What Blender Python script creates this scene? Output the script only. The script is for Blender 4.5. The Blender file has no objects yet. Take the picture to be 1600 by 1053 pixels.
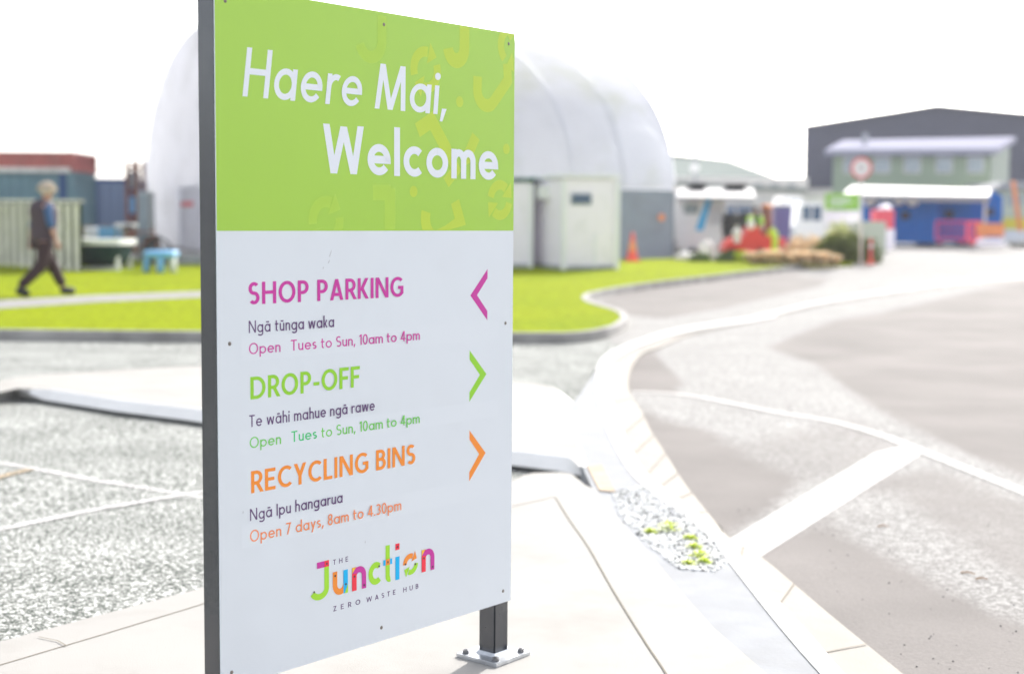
import bpy, bmesh, math, random
import numpy as np
from mathutils import Vector, Matrix
random.seed(7)
rad = math.radians
scene = bpy.context.scene
COL = scene.collection
# ------------------------------------------------------------------ camera
FPX = 2222.22
pitch = math.atan(180/FPX); roll = .007
Fv = Vector((0, math.cos(pitch), -math.sin(pitch)))
R0 = Vector((1, 0, 0)); U0 = Vector((0, math.sin(pitch), math.cos(pitch)))
Rv = (R0*math.cos(roll) + U0*math.sin(roll)); Uv = (U0*math.cos(roll) - R0*math.sin(roll))
EYE = Vector((0, 0, 1.45))
cam_d = bpy.data.cameras.new('camera'); cam = bpy.data.objects.new('camera', cam_d); COL.objects.link(cam)
cam.matrix_world = Matrix(((Rv.x, Uv.x, -Fv.x, EYE.x), (Rv.y, Uv.y, -Fv.y, EYE.y), (Rv.z, Uv.z, -Fv.z, EYE.z), (0, 0, 0, 1)))
cam_d.lens = 50; cam_d.sensor_width = 36; cam_d.clip_end = 3000; cam_d.clip_start = .05
cam_d.dof.use_dof = True; cam_d.dof.focus_distance = 4.05; cam_d.dof.aperture_fstop = 1.9
scene.camera = cam
# ------------------------------------------------------------------ light
SUN_EL, SUN_AZ = 32.0, 26.0          # azimuth measured from +Y towards +X
world = bpy.data.worlds.new("World"); scene.world = world; world.use_nodes = True
wn, wl = world.node_tree.nodes, world.node_tree.links
wn.clear()
sky = wn.new('ShaderNodeTexSky'); sky.sky_type = 'NISHITA'; sky.sun_disc = False
sky.sun_elevation = rad(SUN_EL); sky.sun_rotation = rad(SUN_AZ); sky.air_density = .8; sky.dust_density = 2.5; sky.ozone_density = .6
# thin bright overcast: the sky colour loses most of its blue
hsv = wn.new('ShaderNodeHueSaturation'); hsv.inputs['Saturation'].default_value = .30; hsv.inputs['Value'].default_value = 1.35
bg = wn.new('ShaderNodeBackground'); bg.inputs[1].default_value = .15
wo = wn.new('ShaderNodeOutputWorld')
wl.new(sky.outputs[0], hsv.inputs['Color']); wl.new(hsv.outputs[0], bg.inputs[0]); wl.new(bg.outputs[0], wo.inputs[0])
sd = bpy.data.lights.new('sun', 'SUN'); sd.energy = 4.1; sd.angle = rad(.6); sd.color = (1, .965, .91)
sun = bpy.data.objects.new('sun', sd); COL.objects.link(sun)
sdir = Vector((math.sin(rad(SUN_AZ))*math.cos(rad(SUN_EL)), math.cos(rad(SUN_AZ))*math.cos(rad(SUN_EL)), math.sin(rad(SUN_EL))))
sun.rotation_euler = sdir.to_track_quat('Z', 'Y').to_euler()
scene.view_settings.view_transform = 'Standard'; scene.view_settings.look = 'None'
scene.view_settings.exposure = 0.90; scene.view_settings.gamma = 1
# ------------------------------------------------------------------ measuring helpers (photo pixel 1600x1053 -> metres)
SL = .0115
def gz(y, h=0.0): return SL*max(-20.0, min(62.0, y)) + h
def rayd(x, y): return Fv + Rv*((x-800)/FPX) - Uv*((y-526.5)/FPX)
def at(x, y, h=0.0):
    "point where the ray through a photo pixel meets the gently rising ground plane raised by h"
    v = rayd(x, y); t = (h-EYE.z)/(v.z-SL*v.y); return EYE + v*t
def PT(x, y, Y):
    "point on the vertical plane at distance Y"
    v = rayd(x, y); return EYE + v*(Y/v.y)
def projpx(P):
    d = P-np.array(EYE); z = d@np.array(Fv)
    return 800+FPX*(d@np.array(Rv))/z, 526.5-FPX*(d@np.array(Uv))/z
# ------------------------------------------------------------------ materials
def lin(c):
    return tuple(((v/255)/12.92 if v/255 <= .04045 else ((v/255+.055)/1.055)**2.4) for v in c)
def mat(name, col, rough=.6, spec=.4, metal=0, noise=0.0, nscale=5, bump=0.0, bscale=60, dirt=None, dirt_amt=.3, dirt_scale=1.5, transl=0, tscale=None, coat=0):
    m = bpy.data.materials.new(name); m.use_nodes = True
    nt = m.node_tree; b = nt.nodes['Principled BSDF']
    b.inputs['Roughness'].default_value = rough; b.inputs['Specular IOR Level'].default_value = spec; b.inputs['Metallic'].default_value = metal
    if coat: b.inputs['Coat Weight'].default_value = coat
    tc = nt.nodes.new('ShaderNodeTexCoord')
    src = None
    rgb = nt.nodes.new('ShaderNodeRGB'); rgb.outputs[0].default_value = (*col, 1); src = rgb.outputs[0]
    if noise:
        n = nt.nodes.new('ShaderNodeTexNoise'); n.inputs['Scale'].default_value = nscale; n.inputs['Detail'].default_value = 6
        nt.links.new(tc.outputs['Object'], n.inputs['Vector'])
        mr = nt.nodes.new('ShaderNodeMapRange'); mr.inputs['From Min'].default_value = .3; mr.inputs['From Max'].default_value = .7
        mr.inputs['To Min'].default_value = 1-noise; mr.inputs['To Max'].default_value = 1+noise
        nt.links.new(n.outputs[0], mr.inputs[0])
        vm = nt.nodes.new('ShaderNodeVectorMath'); vm.operation = 'SCALE'
        nt.links.new(src, vm.inputs[0]); nt.links.new(mr.outputs[0], vm.inputs['Scale']); src = vm.outputs[0]
    if dirt:
        n = nt.nodes.new('ShaderNodeTexNoise'); n.inputs['Scale'].default_value = dirt_scale; n.inputs['Detail'].default_value = 8; n.inputs['Roughness'].default_value = .65
        nt.links.new(tc.outputs['Object'], n.inputs['Vector'])
        mr = nt.nodes.new('ShaderNodeMapRange'); mr.inputs['From Min'].default_value = .5; mr.inputs['From Max'].default_value = .72
        mr.inputs['To Min'].default_value = 0; mr.inputs['To Max'].default_value = dirt_amt
        nt.links.new(n.outputs[0], mr.inputs[0])
        mx = nt.nodes.new('ShaderNodeMix'); mx.data_type = 'RGBA'
        nt.links.new(mr.outputs[0], mx.inputs[0]); nt.links.new(src, mx.inputs[6]); mx.inputs[7].default_value = (*dirt, 1); src = mx.outputs[2]
    nt.links.new(src, b.inputs['Base Color'])
    if bump:
        n = nt.nodes.new('ShaderNodeTexNoise'); n.inputs['Scale'].default_value = bscale; n.inputs['Detail'].default_value = 4
        nt.links.new(tc.outputs['Object'], n.inputs['Vector'])
        bp = nt.nodes.new('ShaderNodeBump'); bp.inputs['Strength'].default_value = bump; bp.inputs['Distance'].default_value = .01
        nt.links.new(n.outputs[0], bp.inputs['Height']); nt.links.new(bp.outputs[0], b.inputs['Normal'])
    if transl:
        tr = nt.nodes.new('ShaderNodeBsdfTranslucent'); nt.links.new(src, tr.inputs[0])
        ms = nt.nodes.new('ShaderNodeMixShader'); ms.inputs[0].default_value = transl
        out = nt.nodes['Material Output']
        nt.links.new(b.outputs[0], ms.inputs[1]); nt.links.new(tr.outputs[0], ms.inputs[2]); nt.links.new(ms.outputs[0], out.inputs[0])
    return m
def speckle(name, ca, cb, rough=.9, scale=110, amt=.5, attr=None, asphalt=(.2, .19, .18)):
    "stone chip surface: pale chips over dark gaps; an optional 'chip_mix' attribute fades it into smooth asphalt"
    m = bpy.data.materials.new(name); m.use_nodes = True
    nt = m.node_tree; N = nt.nodes; Lk = nt.links; b = N['Principled BSDF']
    b.inputs['Roughness'].default_value = rough; b.inputs['Specular IOR Level'].default_value = .04
    tc = N.new('ShaderNodeTexCoord')
    v = N.new('ShaderNodeTexVoronoi'); v.inputs['Scale'].default_value = scale; Lk.new(tc.outputs['Object'], v.inputs['Vector'])
    n1 = N.new('ShaderNodeTexNoise'); n1.inputs['Scale'].default_value = scale*.38; n1.inputs['Detail'].default_value = 4; n1.inputs['Roughness'].default_value = .7
    Lk.new(tc.outputs['Object'], n1.inputs['Vector'])
    n2 = N.new('ShaderNodeTexNoise'); n2.inputs['Scale'].default_value = 1.3; n2.inputs['Detail'].default_value = 5
    Lk.new(tc.outputs['Object'], n2.inputs['Vector'])
    a = N.new('ShaderNodeMath'); a.operation = 'MULTIPLY_ADD'; Lk.new(v.outputs['Distance'], a.inputs[0]); a.inputs[1].default_value = .45; Lk.new(n1.outputs[0], a.inputs[2])
    a2 = N.new('ShaderNodeMath'); a2.operation = 'MULTIPLY_ADD'; Lk.new(n2.outputs[0], a2.inputs[0]); a2.inputs[1].default_value = .14; Lk.new(a.outputs[0], a2.inputs[2])
    mr = N.new('ShaderNodeMapRange'); mr.inputs['From Min'].default_value = amt+.14; mr.inputs['From Max'].default_value = amt+.32
    Lk.new(a2.outputs[0], mr.inputs[0])
    mx = N.new('ShaderNodeMix'); mx.data_type = 'RGBA'; Lk.new(mr.outputs[0], mx.inputs[0]); mx.inputs[6].default_value = (*ca, 1); mx.inputs[7].default_value = (*cb, 1)
    src = mx.outputs[2]
    if attr:
        at_ = N.new('ShaderNodeAttribute'); at_.attribute_name = attr
        n3 = N.new('ShaderNodeTexNoise'); n3.inputs['Scale'].default_value = 2.2; n3.inputs['Detail'].default_value = 9; n3.inputs['Roughness'].default_value = .68
        Lk.new(tc.outputs['Object'], n3.inputs['Vector'])
        s = N.new('ShaderNodeMath'); s.operation = 'MULTIPLY_ADD'; Lk.new(n3.outputs[0], s.inputs[0]); s.inputs[1].default_value = .6
        s0 = N.new('ShaderNodeMath'); s0.operation = 'SUBTRACT'; Lk.new(at_.outputs['Fac'], s0.inputs[0]); s0.inputs[1].default_value = .30; Lk.new(s0.outputs[0], s.inputs[2])
        r2 = N.new('ShaderNodeMapRange'); r2.inputs['From Min'].default_value = .18; r2.inputs['From Max'].default_value = .82; Lk.new(s.outputs[0], r2.inputs[0])
        # smooth asphalt with fine grain and small dark stones
        n4 = N.new('ShaderNodeTexNoise'); n4.inputs['Scale'].default_value = 90; n4.inputs['Detail'].default_value = 5; n4.inputs['Roughness'].default_value = .8
        Lk.new(tc.outputs['Object'], n4.inputs['Vector'])
        n5 = N.new('ShaderNodeTexNoise'); n5.inputs['Scale'].default_value = .9; n5.inputs['Detail'].default_value = 6
        Lk.new(tc.outputs['Object'], n5.inputs['Vector'])
        q = N.new('ShaderNodeMath'); q.operation = 'ADD'; Lk.new(n4.outputs[0], q.inputs[0]); Lk.new(n5.outputs[0], q.inputs[1])
        r3 = N.new('ShaderNodeMapRange'); r3.inputs['From Min'].default_value = .7; r3.inputs['From Max'].default_value = 1.3; r3.inputs['To Min'].default_value = .80; r3.inputs['To Max'].default_value = 1.2
        Lk.new(q.outputs[0], r3.inputs[0])
        vs = N.new('ShaderNodeVectorMath'); vs.operation = 'SCALE'; vs.inputs[0].default_value = asphalt; Lk.new(r3.outputs[0], vs.inputs['Scale'])
        m2 = N.new('ShaderNodeMix'); m2.data_type = 'RGBA'; Lk.new(r2.outputs[0], m2.inputs[0]); Lk.new(vs.outputs[0], m2.inputs[6]); Lk.new(src, m2.inputs[7]); src = m2.outputs[2]
    Lk.new(src, b.inputs['Base Color'])
    bp = N.new('ShaderNodeBump'); bp.inputs['Strength'].default_value = .35; bp.inputs['Distance'].default_value = .006
    Lk.new(a.outputs[0], bp.inputs['Height']); Lk.new(bp.outputs[0], b.inputs['Normal'])
    return m
M = {}
M['concrete'] = mat('concrete', (.90, .89, .87), .85, .25, noise=.05, nscale=2.5, bump=.12, bscale=150, dirt=(.60, .58, .55), dirt_amt=.35, dirt_scale=3)
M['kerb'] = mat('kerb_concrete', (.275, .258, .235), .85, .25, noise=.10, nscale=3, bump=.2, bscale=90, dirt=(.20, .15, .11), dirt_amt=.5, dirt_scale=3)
M['paint_orange'] = speckle('worn_orange_paint', (.66, .52, .36), (.14, .13, .11), scale=100, amt=.53)
M['kerb_dark'] = mat('kerb_old', (.33, .32, .31), .9, .2, noise=.25, nscale=3, bump=.3, bscale=60)
M['chip'] = speckle('stone_chip', (.66, .66, .64), (.085, .095, .085), scale=115, amt=.518)
M['road'] = speckle('road_surface', (.40, .395, .385), (.21, .205, .20), scale=70, amt=.55, attr='chip_mix', asphalt=(.212, .198, .190))
M['grass'] = mat('grass', (.285, .345, .006), .9, .03, noise=.28, nscale=9, bump=.8, bscale=120, dirt=(.16, .26, .01), dirt_amt=.6, dirt_scale=.45, transl=.25)
M['path'] = mat('path_asphalt', (.24, .235, .23), .85, .25, noise=.15, nscale=4, bump=.2)
M['paint'] = mat('road_paint', (.40, .39, .38), .8, .2, noise=.08, nscale=20, dirt=(.22, .21, .20), dirt_amt=.45, dirt_scale=6, bump=.1)
M['paint_worn'] = mat('worn_road_paint', (.62, .61, .59), .75, .3, noise=.1, nscale=30, dirt=(.30, .30, .29), dirt_amt=.6, dirt_scale=12)
M['paint_worn'] = speckle('worn_road_paint', (.62, .61, .60), (.22, .22, .215), scale=100, amt=.60)
M['paint_orange_old'] = mat('worn_orange_paint', (.62, .48, .30), .8, .3, noise=.15, nscale=30, dirt=(.5, .48, .45), dirt_amt=.8, dirt_scale=15)
M['joint'] = mat('joint_dirt', (.20, .18, .15), .9, .1)
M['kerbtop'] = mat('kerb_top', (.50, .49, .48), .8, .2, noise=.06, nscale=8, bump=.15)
M['kerb_foot_shade'] = mat('painted_kerb_shade', (.07, .072, .07), .9, .1, noise=.4, nscale=12, bump=.3)  # near-black colour paints in the shade low on the kerb face
M['foot'] = mat('footpath_concrete', (.335, .325, .31), .85, .2, noise=.035, nscale=2.5, bump=.15, bscale=180, dirt=(.24, .225, .205), dirt_amt=.5, dirt_scale=1.6)
M['bed'] = mat('bed_concrete', (.262, .272, .290), .85, .25, noise=.08, nscale=6, bump=.1, dirt=(.22, .22, .22), dirt_amt=.3, dirt_scale=5)
M['post'] = mat('dark_powder_coat', (.014, .018, .028), .2, .9, coat=.35, noise=.08, nscale=12, dirt=(.12, .12, .12), dirt_amt=.25, dirt_scale=9, bump=.02, bscale=200)
M['galv'] = mat('galvanised_steel', (.62, .64, .67), .32, .5, metal=.85, noise=.12, nscale=35)
M['bolt'] = mat('bolt_steel', (.22, .22, .23), .4, .5, metal=.8)
M['screw'] = mat('screw_head', (.20, .17, .15), .45, .5, metal=.5)
M['white_vinyl'] = mat('white_vinyl', (.705, .74, .785), .38, .35, noise=.012, nscale=3, dirt=(.62, .64, .67), dirt_amt=.22, dirt_scale=4)
M['sticker'] = mat('white_sticker', (.716, .750, .795), .37, .35)
M['green_vinyl'] = mat('green_vinyl', (.365, .60, .060), .25, .5, noise=.015, nscale=3)
M['pattern'] = mat('pale_lime_print', (.485, .63, .042), .38, .42)
def flat(n, rgb): return mat(n, tuple(min(.9, v/.92) for v in lin(rgb)), .4, .35)
M['pattern_faint'] = mat('faint_lime_print', (.405, .625, .058), .38, .42)
M['t_white'] = mat('white_lettering', (.76, .79, .85), .35, .35)
M['t_mag'] = flat('magenta_print', (192, 52, 150)); M['t_pur'] = flat('purple_print', (92, 62, 108))
M['t_green'] = flat('green_print', (142, 200, 50)); M['t_teal'] = flat('teal_green_print', (62, 188, 112)); M['t_green2'] = flat('soft_green_print', (112, 196, 86))
M['t_or'] = flat('orange_print', (240, 138, 50)); M['t_or2'] = flat('salmon_print', (244, 138, 86)); M['t_mag2'] = flat('thin_magenta_print', (196, 62, 150))
M['t_red'] = flat('red_print', (240, 52, 72)); M['t_blue'] = flat('blue_print', (0, 172, 228)); M['t_lime'] = flat('lime_print', (158, 212, 50)); M['t_yel'] = flat('yellow_orange_print', (250, 190, 60)); M['t_dot'] = flat('dark_dot_print', (70, 50, 60))
# ------------------------------------------------------------------ mesh helpers
def setp(o, label=None, cat=None, group=None, kind=None):
    if label: o['label'] = label
    if cat: o['category'] = cat
    if group: o['group'] = group
    if kind: o['kind'] = kind
    return o
def basis(d):
    d = Vector(d).normalized(); a = Vector((0, 0, 1)) if abs(d.z) < .9 else Vector((1, 0, 0))
    u = d.cross(a).normalized(); return u, d.cross(u).normalized(), d
class MB:
    def __init__(s): s.v = []; s.f = []
    def add(s, vs, fs):
        n = len(s.v); s.v += [Vector(q) for q in vs]; s.f += [tuple(i+n for i in q) for q in fs]; return s
    def box(s, c, d, rz=0, rx=0, ry=0):
        R = Matrix.Rotation(rz, 3, 'Z') @ Matrix.Rotation(ry, 3, 'Y') @ Matrix.Rotation(rx, 3, 'X')
        vs = [Vector(c)+R@Vector((x*d[0]/2, y*d[1]/2, z*d[2]/2)) for x in (-1, 1) for y in (-1, 1) for z in (-1, 1)]
        return s.add(vs, [(0, 1, 3, 2), (4, 6, 7, 5), (0, 4, 5, 1), (2, 3, 7, 6), (0, 2, 6, 4), (1, 5, 7, 3)])
    def span(s, a, b, w, d=None, up=(0, 0, 1)):
        a, b = Vector(a), Vector(b); D = (b-a).normalized(); u = D.cross(Vector(up))
        if u.length < 1e-4: u = Vector((1, 0, 0))
        u.normalize(); t = u.cross(D); d = d or w
        vs = [p+u*(x*w/2)+t*(z*d/2) for p in (a, b) for x, z in ((-1, -1), (1, -1), (1, 1), (-1, 1))]
        return s.add(vs, [(0, 3, 2, 1), (4, 5, 6, 7), (0, 1, 5, 4), (1, 2, 6, 5), (2, 3, 7, 6), (3, 0, 4, 7)])
    def cyl(s, a, b, r, r2=None, n=20, caps=True):
        a, b = Vector(a), Vector(b); u, v, _ = basis(b-a); r2 = r if r2 is None else r2
        vs = [p+(u*math.cos(2*math.pi*i/n)+v*math.sin(2*math.pi*i/n))*q for p, q in ((a, r), (b, r2)) for i in range(n)]
        fs = [(i, (i+1) % n, n+(i+1) % n, n+i) for i in range(n)]
        if caps: fs += [tuple(range(n-1, -1, -1)), tuple(range(n, 2*n))]
        return s.add(vs, fs)
    def lathe(s, c, prof, n=24, axis=(0, 0, 1)):
        c = Vector(c); u, v, d = basis(axis)
        vs = [c+d*z+(u*math.cos(2*math.pi*i/n)+v*math.sin(2*math.pi*i/n))*r for r, z in prof for i in range(n)]
        fs = [(k*n+i, k*n+(i+1) % n, (k+1)*n+(i+1) % n, (k+1)*n+i) for k in range(len(prof)-1) for i in range(n)]
        return s.add(vs, fs)
    def torus(s, c, R, r, axis=(0, 0, 1), n=32, m=10):
        c = Vector(c); u, v, d = basis(axis); vs = []
        for i in range(n):
            a = 2*math.pi*i/n; e = u*math.cos(a)+v*math.sin(a)
            for j in range(m):
                b = 2*math.pi*j/m; vs.append(c+e*(R+r*math.cos(b))+d*(r*math.sin(b)))
        return s.add(vs, [(i*m+j, ((i+1) % n)*m+j, ((i+1) % n)*m+(j+1) % m, i*m+(j+1) % m) for i in range(n) for j in range(m)])
    def ell(s, c, r, n=18, m=12, jit=0):
        c = Vector(c); vs = []; fs = []
        for j in range(m+1):
            t = math.pi*j/m
            for i in range(n):
                p = 2*math.pi*i/n; k = 1+random.uniform(-jit, jit)
                vs.append(c+Vector((r[0]*math.sin(t)*math.cos(p)*k, r[1]*math.sin(t)*math.sin(p)*k, r[2]*math.cos(t)*k)))
        for j in range(m):
            for i in range(n): fs.append((j*n+i, (j+1)*n+i, (j+1)*n+(i+1) % n, j*n+(i+1) % n))
        return s.add(vs, fs)
    def prism(s, poly, z0, z1, f=None):
        "poly: list of (x,y); vertical prism between heights above the sloping ground"
        n = len(poly); g = f or (lambda x, y: gz(y))
        vs = [(x, y, g(x, y)+z0) for x, y in poly]+[(x, y, g(x, y)+z1) for x, y in poly]
        return s.add(vs, [tuple(range(n-1, -1, -1)), tuple(range(n, 2*n))]+[(i, (i+1) % n, n+(i+1) % n, n+i) for i in range(n)])
    def build(s, name, m, parent=None, smooth=False, bevel=0, base=None):
        me = bpy.data.meshes.new(name)
        off = Vector((0, 0, 0))
        if parent is not None:
            q = parent
            while q is not None: off += q.location; q = q.parent
        else:
            if base is None:
                xs = [v.x for v in s.v]; ys = [v.y for v in s.v]; zs = [v.z for v in s.v]
                base = Vector(((min(xs)+max(xs))/2, (min(ys)+max(ys))/2, min(zs)))
            off = Vector(base)
        me.from_pydata([v-off for v in s.v], [], s.f); me.update()
        bm = bmesh.new(); bm.from_mesh(me)
        bmesh.ops.recalc_face_normals(bm, faces=bm.faces)
        if bevel: bmesh.ops.bevel(bm, geom=bm.edges[:], offset=bevel, segments=2, affect='EDGES', clamp_overlap=True)
        bm.to_mesh(me); bm.free()
        if smooth: me.shade_smooth()
        me.materials.append(M[m] if isinstance(m, str) else m)
        o = bpy.data.objects.new(name, me); COL.objects.link(o)
        if parent is None: o.location = off
        else: o.parent = parent
        return o
def empty(name, loc, label, cat, group=None):
    o = bpy.data.objects.new(name, None); COL.objects.link(o); o.location = Vector(loc); o.empty_display_size = .2
    return setp(o, label, cat, group)
def copy_tree(o, delta=None, parent=None):
    c = o.copy(); COL.objects.link(c)
    if parent is not None: c.parent = parent
    if delta is not None: c.location = o.location+Vector(delta)
    for ch in list(o.children): copy_tree(ch, None, c)
    return c
def pxbox(mb, x0, y0, x1, y1, Y, depth, drop=None):
    "box whose front face at distance Y covers the photo rectangle; drop=True extends it to the ground"
    a = PT(x0, y0, Y); b = PT(x1, y1, Y); zb = gz(Y) if drop else b.z
    return mb.box(((a.x+b.x)/2, Y+depth/2, (a.z+zb)/2), (b.x-a.x, depth, a.z-zb))
def evalmesh(o):
    dg = bpy.context.evaluated_depsgraph_get(); me = bpy.data.meshes.new_from_object(o.evaluated_get(dg)); o.modifiers.clear(); o.data = me; me.shade_smooth()
def skin(name, chains, m, parent, sub=2):
    "chains: list of lists of (point, rx, ry); consecutive points joined; shared points merge"
    vs = []; es = []; rr = []; key = {}
    for ch in chains:
        prev = None
        for p, r in ch:
            k = tuple(round(c, 4) for c in p)
            if k not in key: key[k] = len(vs); vs.append(Vector(p)); rr.append(r)
            i = key[k]
            if prev is not None: es.append((prev, i))
            prev = i
    off = Vector((0, 0, 0)); q = parent
    while q is not None: off += q.location; q = q.parent
    me = bpy.data.meshes.new(name); me.from_pydata([v-off for v in vs], es, []); me.materials.append(M[m] if isinstance(m, str) else m)
    o = bpy.data.objects.new(name, me); COL.objects.link(o); o.parent = parent
    sk = o.modifiers.new('skin', 'SKIN')
    for i, r in enumerate(rr):
        me.skin_vertices[0].data[i].radius = (r, r) if not isinstance(r, tuple) else r
        me.skin_vertices[0].data[i].use_root = (i == 0)
    o.modifiers.new('sub', 'SUBSURF').levels = sub; o.modifiers['sub'].render_levels = sub
    bpy.context.view_layer.update()
    evalmesh(o)
    return o
# ------------------------------------------------------------------ GROUND
def sheet(name, pts, h, m, kind='structure', label=None, cat=None):
    mb = MB(); vs = [Vector((p[0], p[1], gz(p[1], h))) for p in pts]; mb.add(vs, [tuple(range(len(vs)))])
    o = mb.build(name, m, base=(0, 0, 0)); setp(o, label, cat, None, kind); return o
def xy(pl, h=0): return [(at(x, y, h).x, at(x, y, h).y) for x, y in pl]
RH = -.10
mb = MB(); ys = [-60, -20, 0, 10, 20, 40, 62, 63, 200, 1500]; xs = [-900, -60, -20, 0, 20, 60, 900]
mb.add([(x, y, gz(y, RH)) for y in ys for x in xs], [(j*7+i, j*7+i+1, (j+1)*7+i+1, (j+1)*7+i) for j in range(9) for i in range(6)])
setp(mb.build('ground', 'chip', base=(0, 0, 0)), kind='structure')
# road: fine sheet carrying where the surface turns from asphalt to pale stone chip
def inpoly(px, py, poly):
    r = np.zeros(px.shape, bool); n = len(poly)
    for i in range(n):
        x0, y0 = poly[i]; x1, y1 = poly[(i+1) % n]
        c = ((y0 > py) != (y1 > py)) & (px < (x1-x0)*(py-y0)/((y1-y0) if y1 != y0 else 1e-9)+x0); r ^= c
    return r
def sdist(px, py, poly):
    d = np.full(px.shape, 1e9); n = len(poly)
    for i in range(n):
        a = np.array(poly[i], float); b = np.array(poly[(i+1) % n], float); e = b-a
        t = np.clip(((px-a[0])*e[0]+(py-a[1])*e[1])/(e@e+1e-9), 0, 1)
        d = np.minimum(d, np.hypot(px-a[0]-t*e[0], (py-a[1]-t*e[1])*1.6))
    return np.where(inpoly(px, py, poly), d, -d)
Ys = [2.0]
while Ys[-1] < 62: Ys.append(Ys[-1]+max(.05, Ys[-1]*.0085))
Ys[-1] = 62.0
NX = 300; G = []
for y in Ys:
    for i in range(NX+1):
        s = i/NX; G.append((-.35*y-1+s*(.95*y+3) if False else (-2.2+s*(30+2.2))*1.0, y, gz(y, RH+.004)))
G = np.array(G); PX, PY = projpx(G)
chip_mix = np.full(PX.shape, .86)
def blend(poly, val, soft):
    global chip_mix
    k = np.clip(sdist(PX, PY, poly)/soft+.5, 0, 1); k = k*k*(3-2*k); chip_mix = chip_mix*(1-k)+val*k
bigdark = [(2600, 350), (1600, 438), (1499, 460), (1379, 488), (1307, 500), (1240, 525), (1200, 543), (1279, 571), (1323, 607), (1379, 643), (1439, 675), (1519, 711), (1600, 745), (2600, 1100)]
blend([(934, 470), (1018, 444), (1208, 426), (1330, 420), (1280, 448), (1132, 482), (1033, 499), (975, 492)], .22, 8)
blend([(1290, 400), (1600, 396), (1600, 425), (1330, 440), (1250, 430)], .75, 20)
blend(bigdark, .06, 26)
blend([(1022, 543), (1003, 550), (975, 571), (975, 613), (1069, 615), (1050, 585)], .06, 5)
blend([(990, 632), (1033, 655), (1113, 676), (1190, 715), (1260, 745), (1200, 800), (1120, 850), (990, 700)], .12, 34)
blend([(1130, 690), (1330, 655), (1420, 700), (1290, 760), (1180, 720)], .52, 60)
blend([(1190, 868), (1290, 790), (1360, 745), (1460, 730), (1650, 800), (1650, 1250), (1300, 1250), (1100, 850)], .34, 40)
blend([(1100, 840), (1200, 850), (1290, 830), (1345, 855), (1440, 905), (1540, 960), (1650, 1020), (1650, 1300), (1300, 1300)], .04, 46)
blend([(1275, 790), (1330, 765), (1400, 770), (1500, 850), (1650, 930), (1650, 990), (1560, 960), (1430, 890), (1320, 840)], .70, 46)
NXp = NX+1
me = bpy.data.meshes.new('road')
cut = np.interp(PY, [400, 440, 500, 545, 563, 590, 615, 666, 742, 803, 890, 1053, 1300], [700, 800, 905, 965, 945, 940, 940, 954, 996, 1074, 1156, 1290, 1545])
fs = [(j*NXp+i, j*NXp+i+1, (j+1)*NXp+i+1, (j+1)*NXp+i) for j in range(len(Ys)-1) for i in range(NX) if PX[j*NXp+i] > cut[j*NXp+i]]
me.from_pydata([tuple(g) for g in G], [], fs)
at_ = me.attributes.new('chip_mix', 'FLOAT', 'POINT'); at_.data.foreach_set('value', chip_mix.astype(np.float32))
me.materials.append(M['road']); o = bpy.data.objects.new('road', me); COL.objects.link(o); setp(o, kind='structure')
# markings
def strip(pl, w, h, name, m, closed=False):
    "a painted band of width w (metres) along pixel points"
    P = [Vector((*q, 0)) for q in xy(pl, h)]
    L_, R_ = [], []
    for i, p in enumerate(P):
        a = P[max(0, i-1)]; b = P[min(len(P)-1, i+1)]; t = (b-a).normalized(); n = Vector((-t.y, t.x, 0))
        ww = w if not isinstance(w, (list, tuple)) else w[i]
        L_.append(p+n*ww/2); R_.append(p-n*ww/2)
    mb = MB()
    for i in range(len(P)-1):
        q = [L_[i], L_[i+1], R_[i+1], R_[i]]; mb.add([(v.x, v.y, gz(v.y, h)) for v in q], [(0, 1, 2, 3)])
    return mb.build(name, m, base=(0, 0, 0))
def smooth_line(pl, n=6):
    out = []
    for i in range(len(pl)-1):
        p0 = pl[max(0, i-1)]; p1 = pl[i]; p2 = pl[i+1]; p3 = pl[min(len(pl)-1, i+2)]
        for k in range(n):
            t = k/n
            out.append(tuple(.5*((2*p1[c])+(-p0[c]+p2[c])*t+(2*p0[c]-5*p1[c]+4*p2[c]-p3[c])*t*t+(-p0[c]+3*p1[c]-3*p2[c]+p3[c])*t**3) for c in (0, 1)))
    out.append(pl[-1]); return out
setp(sheet('painted_stripe', xy([(1132, 846), (1190, 869), (1442, 708), (1420, 694), (1368, 706)], RH+.0062), RH+.0062, 'paint'))
setp(strip(smooth_line([(986, 612), (1075, 617), (1220, 645), (1300, 658), (1379, 680), (1430, 700), (1600, 768), (1760, 838)]), .10, RH+.0085, 'painted_line', 'paint'), kind='structure')
setp(strip([(-120, 703), (0, 722), (150, 750), (310, 775), (500, 805)], .06, RH+.0025, 'parking_line', 'paint_worn'), kind='structure')
setp(strip([(-120, 855), (0, 826), (150, 795), (310, 768), (500, 735)], .07, RH+.0045, 'parking_line', 'paint_worn'), kind='structure')
setp(strip([(-60, 770), (0, 744), (48, 732)], .07, RH+.0065, 'orange_road_mark', 'paint_orange'), kind='structure')
for o in bpy.data.objects:
    if o.name.startswith('painted_stripe'): o['kind'] = 'structure'
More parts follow.
